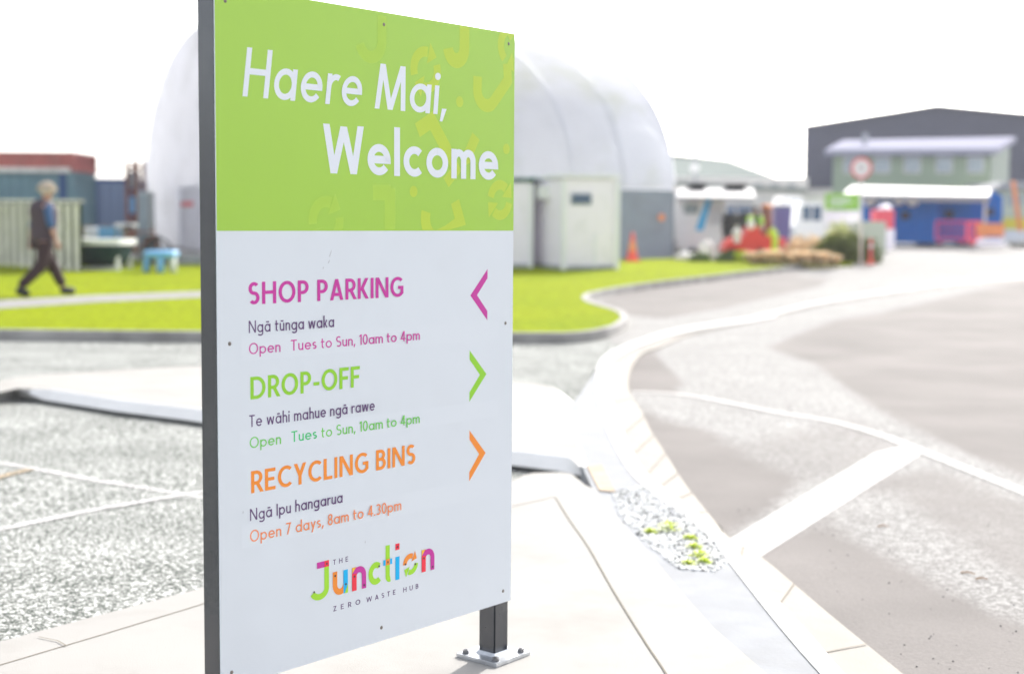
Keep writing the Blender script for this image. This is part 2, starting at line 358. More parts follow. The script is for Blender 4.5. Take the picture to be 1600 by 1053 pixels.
# kerbed pads (concrete): prism from road level up to h=0, with small bevel
def pad(name, pts, h0, h1, m, bevel=.012, kind='structure'):
    mb = MB(); mb.prism(pts, h0, h1); o = mb.build(name, m, bevel=bevel, base=(0, 0, 0)); setp(o, kind=kind); return o
Aline = [(870, 604), (881, 620), (888, 650), (900, 690), (918, 730), (934, 765), (970, 810), (1020, 865), (1070, 925), (1120, 980), (1205, 1053), (1330, 1160), (1480, 1290)]
Bline = [(1660, 418), (1500, 431), (1380, 446), (1270, 464), (1170, 486), (1060, 506), (1000, 526), (960, 545), (937, 563), (931, 590), (932, 615), (946, 666), (963, 704), (988, 742), (1022, 772), (1066, 803), (1108, 838), (1148, 890), (1215, 975), (1283, 1053), (1390, 1165), (1530, 1295)]
Cline = [(1660, 425), (1500, 438), (1380, 453), (1270, 471), (1176, 492), (1066, 513), (1010, 533), (974, 551), (955, 566), (951, 590), (953, 613), (970, 662), (987, 702), (1012, 740), (1046, 768), (1090, 800), (1140, 845), (1180, 898), (1262, 985), (1322, 1053), (1430, 1165), (1570, 1295)]
Dline = [(1660, 433), (1500, 446), (1380, 461), (1270, 479), (1184, 500), (1080, 522), (1030, 542), (1003, 552), (988, 571), (982, 590), (984, 613), (1001, 640), (1018, 674), (1040, 708), (1070, 755), (1105, 799), (1143, 843), (1190, 870), (1300, 962), (1412, 1053), (1550, 1165), (1690, 1280)]
isl = smooth_line([(-75, 622), (-50, 607), (0, 596), (40, 588), (110, 583), (308, 572), (560, 575), (800, 596), (843, 601), (872, 612), (888, 650), (900, 690), (912, 722), (905, 728)], 4)+[(890, 713), (600, 679), (309, 638), (199, 625), (83, 608), (28, 607), (-10, 615), (-40, 623)]
islw = xy(isl, 0)
ctr_ = Vector((sum(p[0] for p in islw)/len(islw), sum(p[1] for p in islw)/len(islw)))
mb = MB(); n = len(islw)
def outw(i, d):
    a = Vector(islw[i-1]); b = Vector(islw[(i+1) % n]); t = (b-a).normalized(); q = Vector((t.y, -t.x)); p = Vector(islw[i])
    if q.dot(p-ctr_) < 0: q = -q
    return p+q*d
rows = [(0, 0), (.006, .0), (.100, -.072), (.102, RH)]
vs = [(*outw(i, d), gz(outw(i, d).y, h)) for d, h in rows[1:] for i in range(n)]
mb.add(vs, [tuple(range(n))]+[(k*n+i, k*n+(i+1) % n, (k+1)*n+(i+1) % n, (k+1)*n+i) for k in range(2) for i in range(n)])
setp(mb.build('island', 'foot', base=(0, 0, 0)), kind='structure')
mb = MB(); vs = [(*outw(i, d), gz(outw(i, d).y, h)) for d, h in ((.003, .0015), (.012, .0), (.101, -.068), (.101, -.074)) for i in range(n)]
mb.add(vs, [(k*n+i, k*n+(i+1) % n, (k+1)*n+(i+1) % n, (k+1)*n+i) for k in range(3) for i in range(n)]); setp(mb.build('kerb', 'concrete', base=(0, 0, 0)), kind='structure')
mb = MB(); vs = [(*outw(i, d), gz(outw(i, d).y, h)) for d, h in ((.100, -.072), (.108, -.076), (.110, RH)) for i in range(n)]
mb.add(vs, [(k*n+i, k*n+(i+1) % n, (k+1)*n+(i+1) % n, (k+1)*n+i) for k in range(2) for i in range(n)]); setp(mb.build('kerb_foot_shade', 'kerb_foot_shade', base=(0, 0, 0)), kind='structure')  # dark strip round the island, shade of the kerb undercut put into colour
fore = [(-500, 1130), (0, 1000), (310, 918), (560, 840), (780, 757), (800, 750), (815, 742), (832, 738), (875, 737), (896, 740), (918, 758)]+Aline[5:]
pad('footpath', xy(fore+[(1480, 1500), (-500, 1500)], 0), RH, 0, 'foot', .01)
# joints in the footpath
setp(strip([(-300, 1128), (0, 1038), (155, 992), (310, 945), (560, 865), (700, 812), (868, 776)], .006, .0016, 'footpath_joint', 'joint'), kind='structure')
setp(strip(smooth_line([(868, 776), (890, 812), (920, 855), (960, 925), (1010, 1005), (1042, 1053), (1100, 1150)], 4), .006, .0030, 'footpath_joint', 'joint'), kind='structure')
setp(strip([(60, 994), (90, 1000), (104, 1008)], .005, .0044, 'footpath_joint', 'joint'), kind='structure')
# planting channel: lower floor, narrow raised kerb, kerb blocks to the road edge
bed = xy([(888, 640)]+[(x-7, y+1) for x, y in Aline[2:]], -.004)+xy([(x+7, y-1) for x, y in Bline[::-1][:-8]], -.004)
mb = MB(); mb.prism(bed, RH, -.004); setp(mb.build('channel_floor', 'bed', base=(0, 0, 0)), kind='structure')
def band(l1, l2, h, name, m, z0=RH, n=5, hb=None):
    a = smooth_line(l1, n); b = smooth_line(l2, n); mb = MB(); hb = h if hb is None else hb
    A = xy(a, h); Bb = xy(b, hb)
    for i in range(len(A)-1):
        q = [A[i], A[i+1], Bb[i+1], Bb[i]]; hh = [h, h, hb, hb]
        lo = RH+.012; tp_ = lambda y: max(0, min(1, (20-y)/6)); top = [(p[0], p[1], gz(p[1], lo+(k-lo)*tp_(p[1]))) for p, k in zip(q, hh)]; bot = [(p[0], p[1], gz(p[1], z0)) for p in q]
        mb.add(bot+top, [(4, 5, 6, 7), (0, 1, 5, 4), (2, 3, 7, 6)])
    return mb.build(name, m, base=(0, 0, 0))
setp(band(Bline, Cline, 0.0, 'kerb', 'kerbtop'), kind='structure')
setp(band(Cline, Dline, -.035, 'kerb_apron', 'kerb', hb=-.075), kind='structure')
# block joints across the apron
mb = MB()
Cs = smooth_line(Cline, 6); Ds = smooth_line(Dline, 6)
for i in (38, 44, 49, 54, 58, 62, 66, 70, 75, 81, 87, 93):
    i += 24
    if i < len(Cs):
        a = at(*Cs[i], -.03); b = at(*Ds[min(i, len(Ds)-1)], -.072); t = (b-a).normalized(); n = Vector((-t.y, t.x, 0))*.0028
        mb.add([a+n+Vector((0, 0, -.001)), b+n+Vector((0, 0, .003)), b-n+Vector((0, 0, .003)), a-n+Vector((0, 0, -.001))], [(0, 1, 2, 3)])
setp(mb.build('apron_joints', 'joint', base=(0, 0, 0)), kind='structure')
# tan kerb stone at the island end
M['tan'] = mat('tan_stone', (.40, .32, .24), .85, .2, noise=.2, nscale=8, bump=.2)
setp(band([(917, 728), (937, 766)], [(940, 725), (962, 768)], .002, 'kerb', 'tan'), kind='structure')
# lawn
lawn_f = [(-900, 505), (-300, 514), (0, 517), (310, 520), (803, 522), (900, 521), (950, 513), (970, 503), (973, 495), (962, 486), (925, 475), (912, 467), (925, 458), (1000, 445), (1100, 433), (1200, 421), (1262, 414)]
lf = smooth_line(lawn_f, 4)
lawnpts = xy(lf, 0)
back = [(9.0, 37.6), (4.9, 39.6), (-3, 36.6), (-20, 36.6), (-40, 36.6)]
pad('lawn', lawnpts+back, RH, .012, 'grass', 0)
# kerb round the lawn
P = [Vector((*q, 0)) for q in lawnpts]; mb = MB()
for i in range(len(P)-1):
    def off(k, d):
        a = P[max(0, k-1)]; b = P[min(len(P)-1, k+1)]; t = (b-a).normalized(); return P[k]+Vector((t.y, -t.x, 0))*d
    q = [off(i, -.03), off(i+1, -.03), off(i+1, .06), off(i, .06)]
    mb.add([(p.x, p.y, gz(p.y, RH)) for p in q]+[(p.x, p.y, gz(p.y, .02)) for p in q], [(4, 5, 6, 7), (0, 1, 5, 4), (2, 3, 7, 6)])
setp(mb.build('lawn_kerb', 'kerb_dark', base=(0, 0, 0)), kind='structure')
sheet('path', xy([(-300, 492), (0, 469), (150, 461), (310, 455), (480, 448), (480, 455), (310, 464.5), (150, 472), (0, 482), (-300, 508)], .016), .016, 'path')
M['yard'] = mat('yard_gravel', (.36, .35, .33), .9, .2, noise=.2, nscale=3, bump=.3)
# yard behind the lawn
sheet('yard', [(-40, 36.6), (-3, 36.6), (4.9, 39.6), (9, 37.6), (9.2, 61.5), (-40, 61.5)], -.09+.02, 'yard')

# ------------------------------------------------------------------ THE SIGN
TH = 0.881494; D = Vector((math.cos(TH), math.sin(TH), 0)); Nn = Vector((D.y, -D.x, 0)); Z = Vector((0, 0, 1))
SB = Vector((-.74697, 3.59854, .23369)); SW, SHt = 1.1774, 1.8
def sp(u, v, o=0.0): return SB + D*u + Z*v + Nn*o
def sbox(mb, u0, u1, v0, v1, o0, o1):
    vs = [sp(u, v, o) for u in (u0, u1) for v in (v0, v1) for o in (o0, o1)]
    return mb.add(vs, [(0, 1, 3, 2), (4, 6, 7, 5), (0, 4, 5, 1), (2, 3, 7, 6), (0, 2, 6, 4), (1, 5, 7, 3)])
pc = sp(SW/2, 0, -.04)
sign = empty('welcome_sign', (pc.x, pc.y, gz(pc.y)), 'large green and white welcome sign on two dark square posts, on the concrete footpath', 'sign')
gpt = lambda u, o: gz(sp(u, 0, o).y)
PS = .068
for u0 in (0.0015, SW-.006-PS):
    mb = MB(); zb = gz(sp(u0+PS/2, 0, -.04).y)+.014-SB.z
    sbox(mb, u0, u0+PS, zb, SHt-.004 if u0 > .1 else SHt+.02, -.0045-PS, -.0045)
    po = mb.build('post', 'post', sign, bevel=.004)
    cu = u0+PS/2; co = -.0045-PS/2; pw = .085
    mb = MB(); sbox(mb, cu-pw, cu+pw, zb-.016, zb-.002, co-pw, co+pw); pl = mb.build('base_plate', 'galv', sign, bevel=.0015)
    mb = MB(); sbox(mb, cu-pw+.006, cu+pw-.006, zb-.03, zb-.0165, co-pw+.006, co+pw-.006); mb.build('grout_bed', 'kerb', sign)
    # weld skirt
    mb = MB(); a = PS/2+.007; vs = [sp(cu+sx*a, zb-.002, co+sy*a) for sx, sy in ((-1, -1), (1, -1), (1, 1), (-1, 1))]+[sp(cu+sx*PS*.502, zb+.008, co+sy*PS*.502) for sx, sy in ((-1, -1), (1, -1), (1, 1), (-1, 1))]
    mb.add(vs, [(i, (i+1) % 4, 4+(i+1) % 4, 4+i) for i in range(4)]); mb.build('weld', 'galv', po)
    for sx in (-1, 1):
        for sy in (-1, 1):
            c = sp(cu+sx*(pw-.022), zb-.002, co+sy*(pw-.022)); mb = MB()
            mb.cyl(c, c+Z*.0015, .0125, n=20); mb.cyl(c+Z*.0015, c+Z*.0105, .0115, n=6); mb.cyl(c+Z*.0105, c+Z*.0135, .0055, n=12)
            mb.build('bolt', 'bolt', pl)
mb = MB(); sbox(mb, 0, SW, 0, SHt, -.004, 0); panel = mb.build('panel', 'white_vinyl', sign)
VD = 1.1879
mb = MB(); sbox(mb, 0, SW, VD, SHt, 0, .0005); green = mb.build('green_header', 'green_vinyl', panel)
for (u, v) in ((.0335, 1.763), (.5976, 1.766), (1.148, 1.767), (.038, .900), (1.1418, .897), (.0348, .0411), (.5871, .0392), (1.1383, .0377)):
    c = sp(u, v, 0); mb = MB(); mb.lathe(c, [(0.0001, .0022), (.0035, .002), (.0052, .0006), (.0055, 0)], n=14, axis=Nn); mb.build('screw', 'screw', panel, smooth=True)
# ---- vector lettering
LAY = [0]
def decal(name, polys, m, parent, o):
    "flat vinyl: list of convex-ish polygons in sign (u,v) coordinates, each laid a hair above the previous"
    mb = MB()
    for i, P_ in enumerate(polys):
        oo = o+i*.000006
        mb.add([sp(u, v, oo) for u, v in P_], [tuple(range(len(P_)))])
    me = mb
    ob = me.build(name, m, parent)
    return ob
def arc(cx, cy, rx, ry, a0, a1, n=None):
    n = n or max(4, int(abs(a1-a0)/9)); return [(cx+rx*math.cos(rad(a0+(a1-a0)*i/n)), cy+ry*math.sin(rad(a0+(a1-a0)*i/n))) for i in range(n+1)]
def ribbon(pts, w):
    P_ = [pts[0]]
    for q in pts[1:]:
        if math.hypot(q[0]-P_[-1][0], q[1]-P_[-1][1]) > 1e-5: P_.append(q)
    closed = math.hypot(P_[0][0]-P_[-1][0], P_[0][1]-P_[-1][1]) < 1e-4
    n = len(P_); Lf, Rt = [], []
    for i in range(n):
        if closed: a = P_[(i-1) if i > 0 else n-2]; c = P_[(i+1) if i < n-1 else 1]
        else: a = P_[max(0, i-1)]; c = P_[min(n-1, i+1)]
        b = P_[i]
        d1 = Vector((b[0]-a[0], b[1]-a[1])); d2 = Vector((c[0]-b[0], c[1]-b[1]))
        if d1.length < 1e-9: d1 = d2
        if d2.length < 1e-9: d2 = d1
        d1.normalize(); d2.normalize(); n1 = Vector((-d1.y, d1.x)); n2 = Vector((-d2.y, d2.x)); mm = (n1+n2)
        if mm.length < 1e-6: mm = n1
        mm.normalize(); k = min(2.2, 1/max(.35, mm.dot(n1)))
        Lf.append((b[0]+mm.x*k*w/2, b[1]+mm.y*k*w/2)); Rt.append((b[0]-mm.x*k*w/2, b[1]-mm.y*k*w/2))
    return [(Lf[i], Lf[i+1], Rt[i+1], Rt[i]) for i in range(n-1)]
def glyph(ch, w, X=.66):
    h = w/2; T = 1-h; S = []; ox = None
    r = lambda *p: S.append(('r', list(p)))
    d = lambda x0, y0, x1, y1: S.append(('d', (x0, y0, x1, y1)))
    dot = lambda x, y, k=.66: S.append(('o', (x, y, w*k)))
    bx = .235; ry = (X-w)/2; cy = X/2; xm = X-h
    macron = False
    if ch in 'āū': macron = True; ch = {'ā': 'a', 'ū': 'u'}[ch]
    if ch == 'H': W = .66; r((h, 0), (h, 1)); r((W-h, 0), (W-h, 1)); r((h, .52), (W-h, .52))
    elif ch == 'S':
        W = .50; q = (1-w)/4; c = W/2; rx = c-h
        r(*arc(c, T-q, rx, q, 38, 270)+arc(c, h+q, rx, q, 90, -142)[1:])
    elif ch == 'O': W = .80; r(*arc(W/2, .5, W/2-h, .5-h, 90, 450, 48))
    elif ch == 'C': W = .66; r(*arc(.40, .5, .40-h, .5-h, 48, 312, 36))
    elif ch == 'G': W = .72; r(*arc(.40, .5, .40-h, .5-h, 48, 325, 36)); r((.42, .47), (W-h, .47), (W-h, .16))
    elif ch == 'D': W = .70; r((h, 0), (h, 1)); r((h, T), (.28, T), *arc(.28, .5, .42-h, .5-h, 85, -85), (.28, h), (h, h))
    elif ch in 'PRB':
        W = .53; r((h, 0), (h, 1)); b = .44 if ch != 'B' else .53; q = (T-b)/2
        r((h, T), (.24, T), *arc(.24, T-q, W-.24-h-(.03 if ch == 'B' else 0), q, 85, -85), (.24, b), (h, b))
        if ch == 'R': d(.28, .44, .50, 0)
        if ch == 'B': q = (b-h)/2; r((.24, b), *arc(.24, h+q, W-.24-h+.01, q, 85, -85), (.24, h), (h, h))
    elif ch == 'A': W = .68; d(h*1.1, 0, .34, 1); d(W-h*1.1, 0, .34, 1); r((.17, .27), (.51, .27))
    elif ch == 'K': W = .58; r((h, 0), (h, 1)); d(.10+h, .40, W-h*1.3, 1); d(.12+h, .56, W-h*1.1, 0)
    elif ch == 'I': W = w; r((h, 0), (h, 1))
    elif ch == 'N': W = .70; r((h, 0), (h, 1)); r((W-h, 0), (W-h, 1)); d(h*1.15, 1, W-h*1.15, 0)
    elif ch == 'F': W = .48; r((h, 0), (h, 1)); r((h, T), (W, T)); r((h, .50), (W-.04, .50))
    elif ch == 'E': W = .50; r((h, 0), (h, 1)); r((h, T), (W, T)); r((h, .51), (W-.05, .51)); r((h, h), (W, h))
    elif ch == 'L': W = .44; r((h, 1), (h, 0)); r((h, h), (W, h))
    elif ch == 'T': W = .54; r((W/2, 0), (W/2, 1)); r((0, T), (W, T))
    elif ch == 'Y': W = .60; d(h, 1, .30, .42); d(W-h, 1, .30, .42); r((.30, 0), (.30, .46))
    elif ch == 'Z': W = .52; r((0, T), (W, T)); d(W-h*1.3, 1-w*.3, h*1.3, w*.3); r((0, h), (W, h))
    elif ch == 'U': W = .64; r((h, 1), (h, .3), *arc(W/2, .3+.0, W/2-h, .3-h, 180, 360)[1:], (W-h, 1))
    elif ch == 'M': W = .84; d(h, 0, .14, 1); d(.15, 1, .42, .0); d(W-.15, 1, .42, 0); d(W-h, 0, W-.14, 1)
    elif ch == 'W': W = 1.06; d(h, 1, .27, 0); d(.27, 0, .53, .97); d(.53, .97, .79, 0); d(W-h, 1, .79, 0)
    elif ch == 'a': W = 2*bx+w; r(*arc(bx+h, cy, bx, ry, 90, 450, 32)); r((W-h, 0), (W-h, X))
    elif ch == 'e': W = 2*bx+w; r((h, cy), (W-h, cy), *arc(bx+h, cy, bx, ry, 0, 322, 30))
    elif ch == 'c': W = 2*bx+w-.07; r(*arc(bx+h, cy, bx, ry, 46, 314, 26))
    elif ch == 'o': W = 2*bx+w+.02; r(*arc(W/2, cy, W/2-h, ry, 90, 450, 36))
    elif ch == 'd': W = 2*bx+w; r(*arc(bx+h, cy, bx, ry, 90, 450, 32)); r((W-h, 0), (W-h, 1.04))
    elif ch == 'g': W = 2*bx+w; r(*arc(bx+h, cy, bx, ry, 90, 450, 32)); r((W-h, X), (W-h, -.06), *arc(W/2, -.06, W/2-h, .22-h, 0, -150)[1:])
    elif ch == 'p': W = 2*bx+w; r(*arc(bx+h, cy, bx, ry, 90, 450, 32)); r((h, X), (h, -.28))
    elif ch in 'hn': W = .46; r((h, 0), (h, 1.04 if ch == 'h' else X)); q = W/2-h; r((h, .34), *arc(W/2, xm-q*1.05, q, q*1.05, 165, 0), (W-h, 0))
    elif ch == 'm':
        W = .76; r((h, 0), (h, X)); q = (W-w)/4
        r((h, .36), *arc(h+q, xm-q*1.2, q, q*1.2, 165, 0), (h+2*q, 0)); r(*arc(h+3*q, xm-q*1.2, q, q*1.2, 165, 0), (W-h, 0))
    elif ch == 'u': W = .46; q = W/2-h; r((h, X), (h, h+q*1.1), *arc(W/2, h+q*1.1, q, q*1.1, 180, 350)[1:]); r((W-h, 0), (W-h, X))
    elif ch == 'i': W = w; r((h, 0), (h, X)); dot(h, .87)
    elif ch == 'l': W = w; r((h, 0), (h, 1.04))
    elif ch == 'r': W = .32; r((h, 0), (h, X)); r((h, .34), *arc(h+.19, xm-.24, .19, .24, 165, 62))
    elif ch == 't': W = .34; r((.13, 1-.10), (.13, h+.10), *arc(.13+.12, h+.10, .12, .10, 180, 280)[1:]); r((0, X-h), (W-.01, X-h))
    elif ch == 's': W = .37; q = (X-w)/4; c = W/2; rx = c-h; r(*arc(c, xm-q, rx, q, 38, 270)+arc(c, h+q, rx, q, 90, -142)[1:])
    elif ch == 'k': W = .43; r((h, 0), (h, 1.04)); d(.08+h, .26, W-h*1.4, X); d(.10+h, .38, W-h*1.2, 0)
    elif ch == 'w': W = .76; d(h, X, .19, 0); d(.19, 0, .38, X); d(.38, X, .57, 0); d(W-h, X, .57, 0)
    elif ch == 'y': W = .48; d(h, X, .25, .02); d(W-h, X, .13, -.27)
    elif ch == '0': W = .50; r(*arc(W/2, .5, W/2-h, .5-h, 90, 450, 36))
    elif ch == '1': W = .26; r((W-h, 0), (W-h, 1)); d(h*.8, .80, W-h, .985)
    elif ch == '3': W = .46; q = (1-w)/4; c = .21; r(*arc(c, T-q, W-c-h, q, 145, -85)); r(*arc(c, h+q, W-c-h, q, 85, -148))
    elif ch == '4': W = .54; d(.02+h, .26, .36, 1); r((0, .25), (W, .25)); r((.38, 0), (.38, 1))
    elif ch == '7': W = .46; r((0, T), (W, T)); d(W-h*1.2, 1-w*.2, .14, 0)
    elif ch == '8': W = .48; q = (1-w)/4; r(*arc(W/2, T-q, W/2-h-.03, q, 90, 450, 26)); r(*arc(W/2, h+q, W/2-h, q, 90, 450, 26))
    elif ch == ',': W = .12; S.append(('p', [(.02, .14), (.16, .14), (.06, -.16), (-.02, -.16)]))
    elif ch == '.': W = .10; dot(.05, w*.6)
    elif ch == '-': W = .30; r((0, .38), (W, .38))
    elif ch == ' ': return .20, []
    else: raise ValueError(ch)
    if macron: r((W/2-.14, .82), (W/2+.14, .82))
    return W, S
def expand(S, w):
    out = []
    for k, p in S:
        if k == 'r': out += ribbon(p, w)
        elif k == 'd':
            x0, y0, x1, y1 = p; L2 = math.hypot(x1-x0, y1-y0); hw = w/2*L2/abs(y1-y0)
            hw = min(hw, w*.85); out.append([(x0-hw, y0), (x0+hw, y0), (x1+hw, y1), (x1-hw, y1)])
        elif k == 'o': out.append([(p[0]+p[2]*math.cos(a*math.pi/10), p[1]+p[2]*math.sin(a*math.pi/10)) for a in range(20)])
        elif k == 'p': out.append(p)
    return out
def text(s, u0, u1, v0, cap, w, m, o=.00025, slant=0, gap=.115, parent=None, name='lettering'):
    x = 0; polys = []; n = 0
    for ch in s:
        W, S = glyph(ch, w)
        polys += [[(px+x, py) for px, py in P_] for P_ in expand(S, w)]
        x += W+gap
    x -= gap; k = (u1-u0)/x
    polys = [[(u0+px*k+slant*py*cap, v0+py*cap) for px, py in P_] for P_ in polys]
    return decal(name, polys, m, parent or panel, o)
text('Haere', .0860, .505, 1.5300, .1250, .128, 't_white', .00085, slant=.134, parent=green, gap=.12)
text('Mai,', .5600, .853, 1.5300, .1265, .128, 't_white', .00085, slant=.10, parent=green, gap=.10)
text('Welcome', .3640, 1.0985, 1.3440, .1330, .165, 't_white', .00085, parent=green, gap=.10)
text('SHOP PARKING', .1010, .6765, .9975, .0580, .155, 't_mag', gap=.11)
text('Ngā tūnga waka', .1010, .4014, .9238, .0320, .115, 't_pur', gap=.13)
M['t_mag2'] = M['t_mag2']
for v0, mm, mt in ((.8680, 't_mag2', 't_mag2'), (.6218, 't_green2', 't_teal')):
    text('Open', .1008, .2080, v0, .0295, .11, mm, o=.0003)
    text('Tues', .2448, .3370, v0, .0295, .12, mt, o=.0003)
    text('to Sun, 10am to 4pm', .3535, .7455, v0, .0295, .115, mm, o=.0003, gap=.11)
text('DROP-OFF', .1047, .5005, .7500, .0590, .155, 't_green', gap=.11)
text('Te wāhi mahue ngā rawe', .1000, .5580, .6778, .0315, .115, 't_pur', gap=.13)
text('RECYCLING BINS', .1045, .7275, .5030, .0585, .155, 't_or', gap=.11)
text('Ngā Ipu hangarua', .1000, .4313, .4305, .0318, .115, 't_pur', gap=.13)
text('Open 7 days, 8am to 4.30pm', .0995, .6662, .3735, .0318, .115, 't_or2', o=.0003, gap=.12)
for a, b, c, d_ in (((.0748, .8522), (.0750, .9155), (1.108, .9089), (1.109, .8494)), ((.0686, .6093), (.0688, .6719), (1.1065, .6580), (1.1071, .6059)), ((.0729, .362), (.0729, .4241), (1.1127, .4170), (1.1127, .3559))):
    poly = [a, b, c, d_]; mb = MB(); mb.add([sp(u, v, .00005) for u, v in poly]+[sp(u, v, .00018) for u, v in poly], [(4, 5, 6, 7)]+[(i, (i+1) % 4, 4+(i+1) % 4, 4+i) for i in range(4)])
    mb.build('sticker_patch', 'sticker', panel)
def chevron(x_flat, x_tip, vc, m):
    hh = .0795; sgn = 1 if x_tip > x_flat else -1; th_ = .0285; inn = x_tip-sgn*.031
    decal('arrow', [[(x_flat, vc+hh), (x_flat, vc+hh-th_), (inn, vc), (x_tip, vc)], [(x_flat, vc-hh), (x_flat, vc-hh+th_), (inn, vc), (x_tip, vc)]], m, panel, .0003)
chevron(1.0528, .9724, .9903, 't_mag'); chevron(.9700, 1.0500, .7430, 't_green'); chevron(.9710, 1.0480, .4955, 't_or')
# ---- logo
LW = .0172
def P_(name, polys, m, o): return decal(name, polys, m, panel, o)
def rect(u0, u1, v0, v1): return [[(u0, v0), (u1, v0), (u1, v1), (u0, v1)]]
P_('logo_letter', ribbon([(.3713, .2767), (.3713, .207)]+arc(.3440, .2005, .0273, .0215, 0, -158), LW*1.02), 't_lime', .0008)
P_('logo_letter', rect(.3351, .3630, .2592, .2765), 't_mag', .0010); P_('logo_letter', rect(.3626, .3800, .2592, .2765), 't_red', .0013)
P_('logo_letter', ribbon([(.4030, .2385), (.4030, .200)]+arc(.4228, .1990, .0198, .0205, 180, 352), LW), 't_or', .0008)
P_('logo_letter', rect(.4350, .4522, .1705, .2370), 't_blue', .0012)
P_('logo_letter', [[(.4522, .1705), (.4522, .196), (.4395, .1705)]], 't_lime', .0015)
for u, v in ((.4688, 0), (.7565, .0004)):
    P_('logo_letter', rect(u, u+LW, .1700+v, .2370+v), 't_red', .0008)
    P_('logo_letter', ribbon([(u+LW*.55, .206+v)]+arc(u+.0280, .2095+v, .0190, .0190, 170, 0)+[(u+.0470, .1695+v)], LW), 't_mag', .0011)
    P_('logo_letter', [[(u, .2370+v), (u+LW*.9, .2370+v), (u, .2200+v)]], 't_yel', .0015)
    P_('logo_letter', rect(u, u+LW, .1700+v, .2190+v), 't_red', .0016)
P_('logo_letter', ribbon(arc(.5640, .2040, .0215, .0245, 50, 312), LW), 't_lime', .0008)
P_('logo_letter', ribbon([(.6122, .2775), (.6122, .187)]+arc(.6210, .1855, .0090, .0085, 180, 285), LW), 't_lime', .0008)
P_('logo_letter', rect(.5940, .6305, .2200, .2365), 't_blue', .0012); P_('logo_letter', rect(.6035, .6208, .2196, .2369), 't_or', .0015)
P_('logo_letter', rect(.6444, .6616, .1680, .2368), 't_blue', .0008); P_('logo_letter', rect(.6444, .6616, .2570, .2757), 't_red', .0008)
cu, cv, cr = .7085, .2045, .0245
def recyc(cu, cv, cr, w, m1, m2, par=None, o=.0008, rot=0):
    def tf(p): a = rad(rot); return (cu+(p[0])*math.cos(a)-(p[1])*math.sin(a), cv+(p[0])*math.sin(a)+(p[1])*math.cos(a))
    for k, mm in ((0, m1), (180, m2)):
        pl = [[tf(q) for q in Q] for Q in ribbon(arc(0, 0, cr, cr, 178+k, 68+k), w)]
        a1 = rad(62+k); e = (cr*math.cos(a1), cr*math.sin(a1)); t = (math.sin(a1), -math.cos(a1)); nrm = (math.cos(a1), math.sin(a1))
        hd = [(e[0]+nrm[0]*w*1.05, e[1]+nrm[1]*w*1.05), (e[0]-nrm[0]*w*1.05, e[1]-nrm[1]*w*1.05), (e[0]+t[0]*w*1.15, e[1]+t[1]*w*1.15)]
        decal('recycling_arrow', pl+[[tf(q) for q in hd]], mm, par or panel, o)
recyc(cu, cv, cr, .0155, 't_or', 't_lime')
for u, v in ((.3235, .1965), (.3713, .2675), (.4030, .2270), (.4440, .1960), (.4774, .2110), (.5160, .1790), (.5765, .2225), (.6122, .2280), (.6530, .2660), (.6860, .2080), (.7290, .2010), (.7652, .2120), (.8042, .1790)):
    P_('logo_dot', [[(u+.0032*math.cos(a*math.pi/6), v+.0032*math.sin(a*math.pi/6)) for a in range(12)]], 't_dot', .0018)
text('THE', .3965, .4540, .2590, .0145, .14, 't_pur', gap=.62)
text('ZERO', .3965, .5010, .1268, .0145, .14, 't_pur', gap=.72)
text('WASTE', .5260, .6450, .1262, .0145, .14, 't_pur', gap=.60)
text('HUB', .6780, .7425, .1250, .0145, .14, 't_pur', gap=.62)
M['scuff'] = mat('grey_scuff', (.50, .51, .54), .6, .2)
for u, v, L, a in ((.385, 1.118, .018, 1.1), (.380, 1.100, .010, .9), (.360, 1.085, .006, .8), (.075, .455, .005, 1.2), (.52, .30, .006, 1.5)):
    dx, dy = L*math.cos(a), L*math.sin(a); decal('scuff', [[(u, v), (u+.003, v-.001), (u+dx+.002, v+dy), (u+dx, v+dy+.001)]], 'scuff', panel, .0003)
# ---- pale printed pattern on the header
def pat(polys, o=.0006, m='pattern'):
    out = []
    for Q in polys:
        q = [(min(SW-.002, u), max(VD+.002, min(SHt-.002, v))) for u, v in Q]
        ar = sum(q[i][0]*q[(i+1) % len(q)][1]-q[(i+1) % len(q)][0]*q[i][1] for i in range(len(q)))
        if abs(ar) > 1e-7: out.append(q)
    decal('printed_pattern', out, m, green, o)
PWd = .044
def xf(pts, c, rot, s=1.0):
    a = rad(rot); return [(c[0]+s*(x*math.cos(a)-y*math.sin(a)), c[1]+s*(x*math.sin(a)+y*math.cos(a))) for x, y in pts]
def circ(c, r_): return [[(c[0]+r_*math.cos(a*math.pi/10), c[1]+r_*math.sin(a*math.pi/10)) for a in range(20)]]
pat(ribbon([(.940, 1.797), (.940, 1.735)]+arc(.903, 1.733, .037, .040, 0, -170), PWd))
pat(ribbon([(1.140, 1.705), (1.146, 1.655), (1.075, 1.582)]+arc(1.045, 1.615, .045, .045, -60, -190)+[(1.001, 1.655)], PWd*.9))
pat(circ((.9195, 1.573), .0165)); pat(circ((1.140, 1.4425), .0165)); pat(circ((.7195, 1.3015), .0165))
pat(ribbon([(.735, 1.478), (.795, 1.510), (.865, 1.425)], PWd)+ribbon([(.865, 1.43), (.905, 1.37), (.86, 1.33)], PWd*.8))
pat(ribbon([(.995, 1.475), (.955, 1.41), (.93, 1.40)], PWd*.9))
pat(ribbon([(.553, 1.295), (.625, 1.297)], PWd)+ribbon([(.622, 1.310), (.622, 1.192)], PWd), m='pattern_faint')
pat(ribbon([(.900, 1.275), (.925, 1.215), (.865, 1.185)]+arc(.815, 1.225, .045, .055, -70, -200), PWd*.9))
pat(ribbon(arc(.545, 1.72, .045, .05, -160, 10)+[(.590, 1.79)], PWd*.8), m='pattern_faint')
